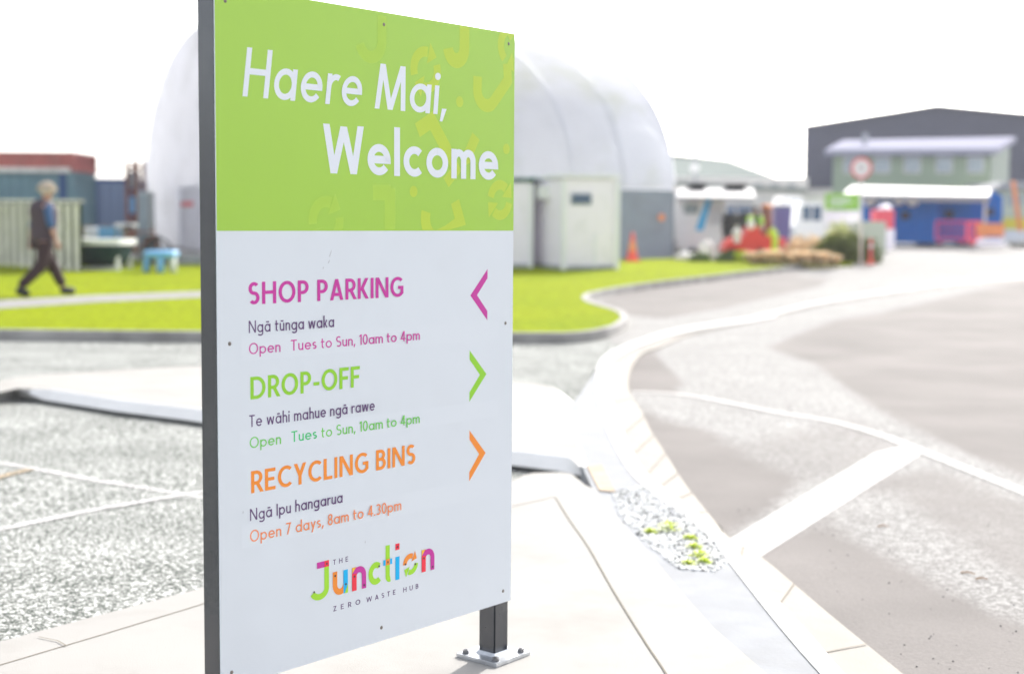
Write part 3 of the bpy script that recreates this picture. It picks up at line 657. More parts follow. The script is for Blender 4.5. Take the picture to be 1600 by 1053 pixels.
for c, r_, k in (((1.110, 1.283), .045, 0), ((.770, 1.655), .050, 30), ((1.16, 1.760), .05, 60), ((.375, 1.215), .05, 20)):
    a = []
    for s in (0, 180):
        a += ribbon([(c[0]+x, c[1]+y) for x, y in arc(0, 0, r_, r_*1.05, 170+s+k, 50+s+k)], .030)
        e = rad(46+s+k); p = (c[0]+r_*math.cos(e), c[1]+r_*math.sin(e)); t = (math.sin(e), -math.cos(e)); nr = (math.cos(e), math.sin(e))
        a.append([(p[0]+nr[0]*.032, p[1]+nr[1]*.032), (p[0]-nr[0]*.032, p[1]-nr[1]*.032), (p[0]+t[0]*.036, p[1]+t[1]*.036)])
    pat(a, m='pattern_faint' if c[0] < .5 else 'pattern')
#INSERT_REST
# ------------------------------------------------------------------ BACKGROUND MATERIALS
mk = lambda n, c, **k: M.__setitem__(n, mat(n, c, **k))
mk('fabric', (.775, .79, .83), rough=.6, spec=.2, noise=.03, nscale=1.2, dirt=(.52, .56, .36), dirt_amt=.5, dirt_scale=.45, bump=.10, bscale=1.5, transl=.78)
mk('gable', (.83, .83, .85), rough=.6, noise=.04, nscale=1.5, dirt=(.5, .5, .48), dirt_amt=.3, dirt_scale=1, transl=.75)
mk('rib', (.85, .86, .88), rough=.6)
mk('greysteel', (.27, .32, .38), rough=.5, noise=.08, nscale=2, dirt=(.2, .2, .2), dirt_amt=.3)
mk('cabin', (.97, .92, 1.0), rough=.5, noise=.05, nscale=1.5, dirt=(.4, .42, .38), dirt_amt=.3)
mk('cabin_roof', (.86, .87, .88), rough=.5)
mk('dkgreen', (.02, .12, .08), rough=.5)
mk('glass_blue', (.06, .11, .20), rough=.15, spec=.8)
mk('glass_pale', (.36, .42, .46), rough=.15, spec=.8)
mk('glass_dark', (.05, .07, .09), rough=.12, spec=.8)
mk('red_cont', (.46, .13, .12), rough=.55, noise=.15, nscale=2, dirt=(.3, .2, .17), dirt_amt=.4)
mk('teal_cont', (.14, .25, .30), rough=.55, noise=.12, nscale=2, dirt=(.2, .24, .25), dirt_amt=.4)
mk('blue_dk', (.03, .08, .22), rough=.5)
mk('palerail', (.72, .69, .67), rough=.6, noise=.2)
mk('board', (.86, .84, .76), rough=.8, noise=.12, nscale=3, dirt=(.45, .48, .28), dirt_amt=.4, dirt_scale=2)
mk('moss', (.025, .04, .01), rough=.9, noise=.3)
mk('tub', (.004, .028, .030), rough=.6, spec=.2)
mk('white_plastic', (.88, .88, .88), rough=.4)
mk('lightblue', (.20, .50, .85), rough=.4)
mk('black', (.015, .015, .017), rough=.6)
mk('rust', (.25, .10, .07), rough=.8, noise=.3)
mk('wood', (.36, .28, .19), rough=.8, noise=.2, nscale=6)
mk('clutter_grey', (.35, .37, .40), rough=.7, noise=.2)
mk('orange', (.85, .16, .05), rough=.5)
mk('cone_red', (.80, .10, .06), rough=.5)
mk('red_m', (.72, .045, .03), rough=.4, spec=.5)
mk('magenta', (.50, .04, .20), rough=.5)
mk('pinkred', (.80, .10, .14), rough=.5)
mk('blue_bin', (.002, .15, .56), rough=.6, spec=.15, noise=.08)
mk('blue_lt', (.10, .22, .60), rough=.5)
mk('dkshed', (.070, .076, .125), rough=.55, noise=.06, nscale=1)
mk('palewall', (.74, .71, .69), rough=.8, noise=.1)
mk('paleroof', (.26, .29, .275), rough=1, spec=0)
mk('greencabin', (.30, .37, .27), rough=.6, noise=.05)
mk('greencabin2', (.16, .22, .19), rough=.6)
mk('lilacroof', (.36, .36, .44), rough=1, spec=0)
mk('canopy', (.34, .345, .36), rough=.5, transl=.1)
mk('sign_green', (.28, .55, .08), rough=.5)
mk('hivis', (.42, .80, .06), rough=.6)
mk('lime', (.50, .78, .04), rough=.5)
mk('white_paint', (.88, .88, .89), rough=.3, spec=.5, coat=.4)
mk('tyre', (.02, .02, .02), rough=.8)
mk('chrome', (.6, .6, .62), rough=.25, metal=.8)
mk('skin', (.48, .27, .20), rough=.55)
mk('trousers', (.042, .020, .024), rough=.8)
mk('vest', (.075, .052, .070), rough=.8, noise=.1, nscale=20)
mk('shirt', (.045, .11, .25), rough=.8)
mk('hair', (.80, .71, .62), rough=.7, noise=.2, nscale=30, transl=.3)
mk('shoe', (.02, .02, .022), rough=.6)
mk('leafdark', (.10, .13, .012), rough=.6, noise=.3, transl=.3)
mk('leafmid', (.10, .17, .03), rough=.6, noise=.3, transl=.3)
mk('paleleaf', (.60, .62, .30), rough=.8, noise=.3, transl=.35)
mk('tussock', (.78, .62, .42), rough=.8, noise=.3, transl=.35)
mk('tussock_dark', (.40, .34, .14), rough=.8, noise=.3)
mk('weed', (.60, .70, .02), rough=.55, noise=.35, nscale=40, transl=.45)
mk('pebble', (.85, .85, .83), rough=.8, noise=.3, nscale=30)
mk('darkpebble', (.07, .075, .075), rough=.8)
mk('twig', (.34, .20, .10), rough=.8)
mk('purpleblue', (.16, .15, .38), rough=.5)
mk('yellow', (.75, .62, .05), rough=.5)
mk('bollard', (.55, .60, .50), rough=.7)
mk('sack', (.88, .85, .82), rough=.8)
mk('orange_br', (.80, .28, .10), rough=.5)
mk('signwhite', (.82, .78, .78), rough=.4)
mk('signred', (.70, .06, .07), rough=.4)

# ------------------------------------------------------------------ DOME SHELTER
DC = Vector((-9.86, 45.23)); DA = .429; DL, DRx, DRz, DB = 11.35, 10.0, 5.12, 2.4
ax = Vector((math.cos(DA), math.sin(DA))); nx = Vector((-ax.y, ax.x))
def dp(s, t, k=1.0, dz=0): # t angle 0..180 (0 = far side)
    p = DC+ax*s+nx*(DRx*k*math.cos(t)); return Vector((p.x, p.y, DB+DRz*k*math.sin(t)+dz))
dome = empty('fabric_shelter', (DC.x+ax.x*DL/2, DC.y+ax.y*DL/2, .5), 'huge white arched fabric shelter rising behind the welcome sign', 'shelter')
mb = MB(); NB = 7; NS = NB*8; NT = 60; vs = []
for i in range(NS+1):
    s = DL*i/NS; ph = (i % 8)/8; sag = -.0015*4*ph*(1-ph)
    for j in range(NT+1):
        vs.append(dp(s, math.pi*j/NT, 1+sag*.45))
mb.add(vs, [(i*(NT+1)+j, (i+1)*(NT+1)+j, (i+1)*(NT+1)+j+1, i*(NT+1)+j+1) for i in range(NS) for j in range(NT)])
mb.build('fabric_cover', 'fabric', dome, smooth=True)
for k in range(NB+1):
    s = min(DL-.04, max(.04, DL*k/NB)); mb = MB()
    for j in range(48):
        mb.span(dp(s, math.pi*j/48, .996), dp(s, math.pi*(j+1)/48, .996), .045, .06)
    mb.build('arch_rib', 'rib', dome, smooth=False)
mb = MB(); g0 = .35
pts = [dp(.02, math.pi*j/40, .99) for j in range(41)]; a = pts[0].copy(); b = pts[-1].copy(); a.z = g0; b.z = g0
f = pts+[b, a]; off = Vector((ax.x, ax.y, 0))*.06
mb.add(f+[p+off for p in f], [tuple(range(len(f))), tuple(range(2*len(f)-1, len(f)-1, -1))]+[(i, (i+1) % len(f), len(f)+(i+1) % len(f), len(f)+i) for i in range(len(f))])
gab = mb.build('gable_wall', 'gable', dome)
nrm = Vector((-ax.x, -ax.y, 0)); tv = Vector((-nx.x, -nx.y, 0))
for k in range(7):   # cladding seams
    z = 2.5-.33*k
    A_ = dp(0, 0, .985); B_ = dp(0, math.pi, .985); A_.z = B_.z = z
    mb = MB(); mb.span(A_+nrm*.012, B_+nrm*.012, .02, .03); mb.build('cladding_seam', 'rib', gab)
def gpt_(px, z):  # point on gable seen at photo x
    v = rayd(px, 300); n2 = Vector((ax.x, ax.y)); c = DC
    t = (n2.dot(c-Vector((EYE.x, EYE.y))))/(n2.x*v.x+n2.y*v.y); return Vector((EYE.x+v.x*t, EYE.y+v.y*t, z))
A_, B_ = gpt_(284, g0), gpt_(322, g0)
mb = MB(); mb.span(Vector((A_.x, A_.y, 1.45))+nrm*.04, Vector((B_.x, B_.y, 1.45))+nrm*.04, .05, 2.1); dr = mb.build('door', 'gable', dome)
for P0 in (A_, B_):
    mb = MB(); mb.span(P0+nrm*.07, P0+nrm*.07+Z*2.15, .06, .06); mb.build('door_frame', 'rib', dr)
mb = MB(); mb.span(A_+nrm*.07+Z*2.18, B_+nrm*.07+Z*2.18, .06, .06); mb.build('door_frame', 'rib', dr)
a, b = gpt_(287, 1.95), gpt_(305, 1.95); mb = MB(); mb.span(a+nrm*.08, b+nrm*.08, .02, .16); mb.build('warning_plate', 'signred', dr)
o_ = Vector((ax.x, ax.y, 0))*(DL-.10); mb = MB(); ff = [p+o_ for p in f]; mb.add(ff+[p+off for p in ff], [tuple(range(len(f))), tuple(range(2*len(f)-1, len(f)-1, -1))]+[(i, (i+1) % len(f), len(f)+(i+1) % len(f), len(f)+i) for i in range(len(f))]); mb.build('gable_wall', 'gable', dome)
# side wall under the near eave (rest of the long side)
mb = MB(); p0 = dp(.1, math.pi); p1 = dp(DL-.1, math.pi)
mb.span((p0.x, p0.y, 1.35), (p1.x, p1.y, 1.35), .06, 2.06); mb.build('side_wall', 'greysteel', dome)
p0 = dp(.1, 0); p1 = dp(DL-.1, 0); mb = MB(); mb.span((p0.x, p0.y, 1.35), (p1.x, p1.y, 1.35), .06, 2.06); mb.build('side_wall', 'greysteel', dome)
# ------------------------------------------------------------------ CONTAINERS
def corr_wall(mb, a, b, z0, z1, pitch_=.28, d=.035):
    "corrugated panel between plan points a,b"
    a, b = Vector(a), Vector(b); L = (b-a).length; t = (b-a)/L; n = Vector((t.y, -t.x)); prof = []
    k = 0; x = 0
    while x < L:
        for dx, o in ((0, 0), (.07, d), (.14, d), (.21, 0)):
            if x+dx < L: prof.append((x+dx, o))
        x += pitch_
    prof.append((L, 0)); vs = []
    for x, o in prof:
        p = a+t*x+n*o; vs += [(p.x, p.y, z0), (p.x, p.y, z1)]
    return mb.add(vs, [(2*i, 2*i+2, 2*i+3, 2*i+1) for i in range(len(prof)-1)])
def container(name, corner, direc, L, Wd, z0, H_, m, fm, label, cat='container', group=None):
    "corner = front-left plan point, direc = direction of front face"
    c = Vector(corner); t = Vector(direc).normalized(); n = Vector((-t.y, t.x))
    cs = [c, c+t*L, c+t*L+n*Wd, c+n*Wd]; ce = (cs[0]+cs[2])/2
    r_ = empty(name, (ce.x, ce.y, z0), label, cat, group)
    mb = MB()
    for i in range(4): corr_wall(mb, cs[i], cs[(i+1) % 4], z0+.08, z0+H_-.08)
    mb.build('walls', m, r_)
    mb = MB(); zt = z0+H_
    ang = math.atan2(t.y, t.x); mb.box((ce.x, ce.y, zt-.05), (L-.1, Wd-.1, .06), rz=ang); mb.build('roof', m, r_)
    mb = MB()
    for i in range(4):
        p, q = cs[i], cs[(i+1) % 4]
        for z in (z0+.06, zt-.06): mb.span((p.x, p.y, z), (q.x, q.y, z), .11, .12)
    for p in cs: mb.span((p.x, p.y, z0), (p.x, p.y, zt), .13)
    mb.build('frame', fm, r_)
    return r_
# grey side container under the dome
ga, gb_ = at(955, 402), at(1054, 402); zt = PT(1000, 299, 40.4).z
gdir = Vector((ax.x, ax.y)); gdir = Vector((gb_.x-ga.x, .55))
c = container('grey_container', (ga.x-.6, ga.y-.1), gdir, 2.5, 2.6, gz(40)-.05, zt-gz(40)+.05, 'greysteel', 'greysteel', 'grey steel container under the right eave of the fabric shelter')
mb = MB(); p = PT(1033, 340, 40.5); mb.lathe(p+Vector((0, -.12, 0)), [(.001, .01), (.10, .01), (.10, 0)], axis=(0, -1, 0)); mb.build('round_sticker', 'orange_br', c)
# red half height on teal container, left
Y0 = 40.0; a = PT(-150, 268, Y0); b = PT(112, 268, Y0); zt = a.z; zg = gz(Y0)-.08
zred = PT(60, 238, Y0).z
tc_ = container('teal_container', (a.x, Y0), (1, 0), b.x-a.x, 2.0, zg, PT(60, 268, Y0).z-zg, 'teal_cont', 'teal_cont', 'teal blue shipping container behind the pale board fence')
mb = MB(); pxbox(mb, 92, 271, 104, 345, Y0-.06, .03); mb.build('door_panel', 'blue_dk', tc_)
rc = container('red_container', (a.x, Y0-.02), (1, 0), b.x-a.x+.04, 2.04, PT(60, 268, Y0).z+.004, zred-PT(60, 268, Y0).z, 'red_cont', 'red_cont', 'low dull red steel container stacked on top of the teal one')
mb = MB(); z = PT(60, 266, Y0).z; mb.span((a.x, Y0-.11, z), (b.x, Y0-.11, z), .05, .14); mb.build('bottom_rail', 'palerail', rc)
# dark blue container further back + clutter between
Yb = 47.0; a = PT(150, 279, Yb); b = PT(206, 279, Yb)
container('blue_container', (a.x, Yb), (1, .1), b.x-a.x, 2.44, gz(Yb)-.08, a.z-gz(Yb)+.08, 'blue_lt', 'blue_dk', 'faded blue shipping container seen through the gap left of the shelter')
M['blue_lt'].node_tree.nodes['RGB'].outputs[0].default_value = (.16, .22, .34, 1)
def simple(name, m, label, cat, fn, parent=None, smooth=False, bevel=0, group=None):
    mb = MB(); fn(mb); o = mb.build(name, m, parent, smooth=smooth, bevel=bevel)
    if label: setp(o, label, cat, group)
    return o
# stacked rusty frame
r_ = empty('rusty_rack', (*PT(204, 380, 42).xy, gz(42)), 'tall red brown steel rack beside the left end of the shelter', 'rack')
mb = MB()
for x in (198, 213): 
    for dy in (0, .8): p = PT(x, 250, 42); mb.span((p.x, p.y+dy, gz(42)-.08), (p.x, p.y+dy, p.z), .09)
mb.build('upright', 'rust', r_)
for py in (262, 300, 340):
    mb = MB(); p = PT(198, py, 42); q = PT(213, py, 42); mb.box(((p.x+q.x)/2, 42.4, p.z), (q.x-p.x+.1, .9, .06)); mb.build('shelf', 'rust', r_)
for i, (x0, y0, x1, y1, m) in enumerate(((199, 268, 212, 299, 'clutter_grey'), (200, 308, 212, 338, 'lightblue'), (199, 345, 212, 375, 'rust'))):
    lab = ['grey box on the upper shelf of the rusty rack', 'blue box on the middle shelf of the rusty rack', 'rusty box at the foot of the rusty rack'][i]
    simple('storage_box', m, lab, 'box', lambda mb: pxbox(mb, x0, y0, x1, y1-(5 if i < 2 else 0), 42.05, .6), bevel=.02)
# grey cabinet by the gable
r_ = empty('steel_cabinet', (*PT(223, 380, 36).xy, gz(36)), 'grey steel cabinet standing by the left edge of the fabric shelter', 'cabinet')
simple('body', 'clutter_grey', None, None, lambda mb: pxbox(mb, 214, 299, 233, 380, 36, .6, True), r_, bevel=.015)
simple('door', 'greysteel', None, None, lambda mb: pxbox(mb, 215.5, 303, 231.5, 388, 35.97, .03), r_)
# pallets
for k in range(7):
    r_ = empty('pallet', (*PT(164, 380, 35).xy, gz(35)-.08+k*.14), ['bottom', 'second', 'third', 'middle', 'fifth', 'sixth', 'top'][k]+' weathered wooden pallet of the stack behind the dark tub', 'pallet', 'stacked pallets')
    c = PT(164, 380, 35); z0 = gz(35)-.08+k*.14; mb = MB()
    for j in range(3): mb.box((c.x-.38+.38*j, 35, z0+.045), (.08, 1.0, .09))
    for j in range(6): mb.box((c.x, 34.55+.18*j, z0+.1045), (.95, .11, .025))
    m_ = mb.build('deck', 'wood', r_)
r_ = empty('plastic_drum', (*PT(152, 380, 33.5).xy, gz(33.5)), 'white plastic drum standing left of the pallet stack', 'drum')
mb = MB(); c = PT(150, 380, 33.5); c.z = gz(33.5)-.05; mb.lathe(c, [(0.001, 0), (.24, 0), (.26, .05), (.26, .4), (.27, .42), (.26, .45), (.26, .85), (.24, .92), (.001, .93)]); mb.build('body', 'white_plastic', r_, smooth=True)
mb = MB(); mb.cyl(c+Z*.93, c+Z*.96, .05); mb.build('cap', 'blue_dk', r_)
c = PT(172, 380, 33.2)
simple('crate', 'lightblue', 'pale blue plastic crate on the ground before the pallets', 'crate', lambda mb: [mb.box((c.x, 33.2, gz(33.2)+.32), (.42, .35, .03)), *[mb.box((c.x+sx*.2, 33.2, gz(33.2)+.6), (.03, .35, .56)) for sx in (-1, 1)], *[mb.box((c.x, 33.2+sy*.17, gz(33.2)+.6), (.42, .03, .56)) for sy in (-1, 1)]])
# ------------------------------------------------------------------ BOARD FENCE
fa = at(-150, 405); fb = at(129, 425); fa = Vector((-17.0, 37.4, 0)); fb = Vector((fb.x, fb.y, 0)); ft = (fb-fa).normalized(); FL = (fb-fa).length
fence = empty('board_fence', ((fa+fb).x/2, (fa+fb).y/2, gz(33)), 'pale upright board fence with dark mossy gaps behind the walking man', 'fence')
fn = Vector((ft.y, -ft.x, 0)); fh = 1.47; nb = int(FL/.34); k0 = 0
for k in range(nb):
    s = FL-(k+.5)*.34; p = fa+ft*s
    mb = MB(); mb.span(Vector((p.x, p.y, gz(p.y)+.02))+fn*.03, Vector((p.x, p.y, gz(p.y)+fh-.05+random.uniform(-.02, .02)))+fn*.03, .165, .03, up=fn); mb.build('board', 'board', fence)
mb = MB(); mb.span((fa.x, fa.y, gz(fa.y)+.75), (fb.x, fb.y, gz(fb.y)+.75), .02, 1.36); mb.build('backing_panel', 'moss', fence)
mb = MB(); mb.span(Vector((fa.x, fa.y, gz(fa.y)+fh)), Vector((fb.x, fb.y, gz(fb.y)+fh)), .14, .06); mb.build('top_rail', 'palerail', fence)
# ------------------------------------------------------------------ DARK TUB ON STAND
Yt = 31.0; c = at(168, 420); c = Vector((c.x, Yt, gz(Yt)))
r_ = empty('garden_tub', c, 'dark teal tub with a thick white rim on a low white stand', 'tub')
mb = MB(); prof = []
n = 14; vs = []; mm = 28
for j in range(n+1):
    q = j/n; k = .62+.38*math.sin(q*math.pi/2)**.8 if j else .0
    z = .07+.49*q**1.3
    for i in range(mm):
        a = 2*math.pi*i/mm; ca, sa = math.cos(a), math.sin(a)
        ex = math.copysign(abs(ca)**.6, ca); ey = math.copysign(abs(sa)**.6, sa)
        vs.append(c+Vector((.52*k*ex, .85*k*ey, z)))
mb.add(vs, [(j*mm+i, j*mm+(i+1) % mm, (j+1)*mm+(i+1) % mm, (j+1)*mm+i) for j in range(n) for i in range(mm)]); mb.build('hull', 'tub', r_, smooth=True)
mb = MB(); ring = []
for i in range(mm):
    a = 2*math.pi*i/mm; ca, sa = math.cos(a), math.sin(a); ring.append(c+Vector((.54*math.copysign(abs(ca)**.6, ca), .90*math.copysign(abs(sa)**.6, sa), .60)))
for i in range(mm): mb.span(ring[i], ring[(i+1) % mm], .10, .12)
mb.build('rim', 'white_plastic', r_, smooth=False)
mb = MB(); mb.box(c+Vector((0, 0, .625)), (.92, 1.5, .04)); mb.build('cover', 'white_plastic', r_, bevel=.01)
for sy in (-.5, .5):
    mb = MB(); mb.box(c+Vector((0, sy, .03)), (.95, .08, .06)); mb.box(c+Vector((-.42, sy, .17)), (.07, .07, .24)); mb.box(c+Vector((.42, sy, .17)), (.07, .07, .24)); mb.build('stand_frame', 'white_plastic', r_)
# white garden table behind it
Yt = 33.0; c = PT(198, 380, Yt); c.z = gz(Yt)
r_ = empty('garden_table', c, 'small white table with dark clutter, right of the dark tub', 'table')
mb = MB(); mb.box(c+Vector((0, 0, .92)), (.40, .6, .10)); mb.build('tabletop', 'white_plastic', r_, bevel=.02)
for sx in (-.16, .16):
    for sy in (-.25, .25): mb = MB(); mb.span(c+Vector((sx, sy, 0)), c+Vector((sx, sy, .90)), .03); mb.build('leg', 'clutter_grey', r_)
c2 = PT(196, 380, 32.3); c2.z = gz(32)
def bicycle(c, ang, col, label):
    r_ = empty('bicycle', c, label, 'bicycle'); R = Matrix.Rotation(ang, 3, 'Z')
    w = lambda x, z, y=0: c+R@Vector((x, y, z))
    axis = R@Vector((0, 1, 0))
    for x in (-.5, .5):
        mb = MB(); mb.torus(w(x, .33), .30, .025, axis, 28, 8); wh = mb.build('wheel', 'tyre', r_, smooth=True)
        mb = MB(); mb.cyl(w(x, .33, -.03), w(x, .33, .03), .03)
        for k in range(8): a = k*math.pi/4; mb.cyl(w(x, .33), w(x+.29*math.cos(a), .33+.29*math.sin(a)), .004, n=6)
        mb.build('spokes', 'chrome', wh)
    mb = MB()
    for p, q in (((-.5, .33), (-.05, .30)), ((-.5, .33), (-.15, .75)), ((-.05, .30), (-.18, .85)), ((-.15, .75), (.38, .80)), ((-.05, .30), (.38, .72)), ((.5, .33), (.36, .90))): mb.cyl(w(*p), w(*q), .018, n=10)
    mb.build('frame', col, r_)
    mb = MB(); mb.ell(w(-.19, .90), (.13, .06, .035)); mb.build('saddle', 'black', r_, smooth=True)
    mb = MB(); mb.cyl(w(.35, .92, -.25), w(.35, .92, .25), .014, n=10); mb.build('handlebar', 'chrome', r_)
    return r_
c = PT(214, 380, 32.6); c.z = gz(32.6); bicycle(c, .5, 'rust', 'old reddish bicycle leaning near the grey cabinet')
# dark log / sack by gable
c = PT(247, 380, 33.5); c.z = gz(33.5)
r_ = empty('garden_chair', c, 'dark slatted folding chair leaning before the white gable wall', 'chair')
mb = MB(); mb.span(c+Vector((-.2, .2, .05)), c+Vector((-.26, .45, .66)), .40, .03, up=(0, 1, 0)); mb.build('backrest', 'black', r_)
mb = MB(); mb.box(c+Vector((-.1, 0, .36)), (.42, .4, .03), ry=.2); mb.build('seat', 'black', r_)
for sx in (-.2, .15):
    for sy in (-.18, .18): mb = MB(); mb.span(c+Vector((sx, sy, 0)), c+Vector((-sx*.5, sy, .38)), .03); mb.build('leg', 'clutter_grey', r_)
# light blue children's table
Yt = 29.8; c = at(255, 425); c = Vector((c.x, Yt, gz(Yt)))
r_ = empty('play_table', c, "light blue plastic children's table with white legs on the grass", 'table')
mb = MB(); mb.lathe(c, [(0.001, .46), (.30, .455), (.355, .43), (.365, .36), (.33, .30), (.001, .30)], n=28); mb.build('tabletop', 'lightblue', r_, smooth=True)
for i, (sx, sy) in enumerate(((-.29, -.12), (.29, -.1), (-.12, .26), (.16, .26), (.06, -.3))):
    mb = MB(); mb.cyl(c+Vector((sx, sy, -.02)), c+Vector((sx*.9, sy*.9, .36)), .075, .06, 14); mb.build('leg', 'lightblue' if i in (0, 4) else 'white_plastic', r_, smooth=True)
simple('toy_block', 'magenta', 'small magenta toy under the light blue table', 'toy', lambda mb: mb.box(c+Vector((-.0, -.05, .14)), (.09, .2, .18)), bevel=.02)
# low sleeper edging before gable
a = PT(233, 380, 33.6); b = PT(330, 380, 33.6)
simple('timber_sleeper', 'clutter_grey', 'low grey timber sleeper lying along the foot of the gable wall', 'sleeper', lambda mb: mb.box(((a.x+b.x)/2, 33.7, gz(33.7)+.1), (b.x-a.x, .2, .22)), bevel=.01)

# ------------------------------------------------------------------ WALKING MAN (heading right and away, seen from behind)
f1 = at(100, 461); f2 = at(37, 465); mid = (f1+f2)/2; gzm = gz(mid.y)+.016
man = empty('person', (mid.x, mid.y, gzm), 'person with pale bushy hair, dark padded vest and dark trousers striding along the lawn path', 'person')
hd = Vector((f1.x-f2.x, .30, 0)); hd.normalize(); sd_ = Vector((-hd.y, hd.x, 0))  # sd_ = person's left (away from camera)
def mp(fw, lf_, z): return Vector((mid.x, mid.y, gzm))+hd*fw+sd_*lf_+Z*z
stride = (Vector((f1.x, f1.y, 0))-Vector((f2.x, f2.y, 0))).length
hip = mp(.0, 0, .86); HL = mp(.0, .085, .84); HRt = mp(.0, -.085, .84)
# right leg back, left leg forward
rk = mp(-.06, -.09, .45); ra = mp(-stride/2-.02, -.09, .11); rt = mp(-stride/2+.13, -.10, .035)
lk = mp(.17, .09, .46); la = mp(stride/2-.06, .09, .09); lt = mp(stride/2+.13, .10, .055)
ch_ = mp(.03, 0, 1.12); sh = mp(.03, 0, 1.35); nk = mp(.05, 0, 1.44); hdp = mp(.085, 0, 1.56); ht = mp(.08, 0, 1.66)
SL_ = mp(.04, .19, 1.36); SR_ = mp(.02, -.19, 1.36)
eR = mp(.03, -.25, 1.11); wR = mp(.11, -.245, .87); hR = mp(.14, -.24, .78)
eL = mp(-.08, .25, 1.10); wL = mp(-.12, .24, .87); hL = mp(-.12, .235, .78)
body = [[(hip, (.145, .11)), (ch_, (.135, .105)), (sh, (.15, .10)), (nk, .055), (hdp, (.085, .095)), (ht, (.07, .075))],
        [(hip, (.145, .11)), (HRt, .09), (rk, .058), (ra, .038), (rt, .035)], [(hip, (.145, .11)), (HL, .09), (lk, .058), (la, .038), (lt, .035)],
        [(sh, (.15, .10)), (SR_, .055), (eR, .042), (wR, .027), (hR, .036)], [(sh, (.15, .10)), (SL_, .055), (eL, .042), (wL, .027), (hL, .036)]]
for hh, ww in ((hR, wR), (hL, wL)):
    dv = (hh-ww).normalized()
    for k in range(4):
        base_ = hh+hd*(k-1.5)*.02; body.append([(hh, .036), (base_+dv*.035, .010), (base_+dv*(.07+.008*(k in (1, 2)))-hd*.006, .0085)])
    body.append([(hh, .036), (hh+hd*.035+dv*.005, .011), (hh+hd*.045+dv*.04, .009)])
skin('body', body, 'skin', man, 2)
skin('trousers', [[(mp(-.01, 0, .92), (.175, .14)), (mp(0, -.09, .78), .135), (rk, .098), (ra+Z*.02, .080)], [(mp(-.01, 0, .92), (.175, .14)), (mp(0, .09, .78), .135), (lk, .098), (la+Z*.03, .080)]], 'trousers', man)
skin('shirt', [[(ch_, (.15, .12)), (sh, (.165, .115)), (SR_, .074), (eR, .064), ((eR*.6+wR*.4), .056)], [(sh, (.165, .115)), (SL_, .074), (eL, .064), ((eL*.6+wL*.4), .056)]], 'shirt', man)
skin('vest', [[(mp(-.01, 0, .80), (.20, .16)), (mp(-.01, 0, .90), (.215, .175)), (mp(.01, 0, 1.02), (.22, .18)), (ch_, (.225, .185)), (mp(.01, 0, 1.28), (.25, .20)), (mp(.02, 0, 1.39), (.23, .17)), (mp(.045, 0, 1.47), .095)]], 'vest', man)
for a_, t_ in ((ra, rt), (la, lt)):
    fd_ = (t_-a_); fd_.z *= .4; fd_.normalize()
    skin('shoe', [[(a_-Z*.01-fd_*.05, .066), (a_*.5+t_*.5-Z*.02, .070), (t_+fd_*.02, (.064, .050))]], 'shoe', man)
mb = MB(); c = mp(.075, 0, 1.625)
mb.ell(c, (.112, .112, .10), 26, 18, jit=.05)
for k in range(420):
    a = random.uniform(0, 2*math.pi); ph = random.uniform(-.15, 1.5); dr_ = Vector((math.cos(a)*math.cos(ph), math.sin(a)*math.cos(ph), math.sin(ph)))
    p = c+Vector((dr_.x*.103, dr_.y*.103, dr_.z*.092)); q = p+dr_*random.uniform(.015, .045)+Vector((random.uniform(-.02, .02), random.uniform(-.02, .02), -.008))
    mb.span(p, q, .009, .009)
mb.build('hair', 'hair', man, smooth=True)
mb = MB(); fc = hdp+hd*.088
mb.ell(fc+Z*0, (.014, .014, .024), 10, 8); mb.build('nose', 'skin', man, smooth=True)
for s in (-1, 1):
    mb = MB(); mb.ell(hdp+sd_*s*.088-hd*.01, (.016, .016, .032), 10, 8); mb.build('ear', 'skin', man, smooth=True)
    mb = MB(); mb.ell(hdp+sd_*s*.033+hd*.078+Z*.025, (.010, .010, .007), 8, 6); mb.build('eye', 'shoe', man, smooth=True)

# ------------------------------------------------------------------ CABINS BY THE DOME
def cabin(corner, fdir, Wf, Wd, z0, H_, trim, label):
    "corner = nearest front-left corner; fdir front direction"
    c = Vector(corner); t = Vector(fdir).normalized(); n = Vector((-t.y, t.x)); cs = [c, c+t*Wf, c+t*Wf+n*Wd, c+n*Wd]; ce = (cs[0]+cs[2])/2; ang = math.atan2(t.y, t.x)
    r_ = empty('portable_cabin', (ce.x, ce.y, z0), label, 'cabin')
    mb = MB(); mb.box((ce.x, ce.y, z0+H_/2-.03), (Wf, Wd, H_-.06), rz=ang); mb.build('body', 'cabin', r_, bevel=.01)
    mb = MB(); mb.box((ce.x, ce.y, z0+H_), (Wf+.14, Wd+.14, .09), rz=ang); mb.build('roof', trim, r_, bevel=.015)
    for p in cs[:2]+cs[3:]:
        mb = MB(); mb.box((p.x, p.y, z0+H_/2-.05), (.11, .11, H_-.1), rz=ang); mb.build('corner_post', 'cabin_roof', r_)
    mb = MB(); mb.box((ce.x, ce.y, z0+.05), (Wf+.03, Wd+.03, .10), rz=ang); mb.build('base_rail', 'clutter_grey', r_)
    return r_, cs, t, n
p0 = at(880, 422); p1 = at(956, 417)
z0 = gz(p0.y); H_ = PT(880, 275, p0.y).z-z0
r_, cs, t, n = cabin((p0.x, p0.y), (p1.x-p0.x, .45), (Vector((p1.x-p0.x, .45))).length, 2.1, z0, H_, 'cabin_roof', 'pale grey cabin with a small dark blue window, right of the sign')
def onface(c, t, s, z, o, w, h, m, name, par):
    nn = Vector((t.y, -t.x)); p = Vector(c)+t*s+nn*o; mb = MB(); mb.box((p.x, p.y, z), (w, .03, h), rz=math.atan2(t.y, t.x)); return mb.build(name, m, par)
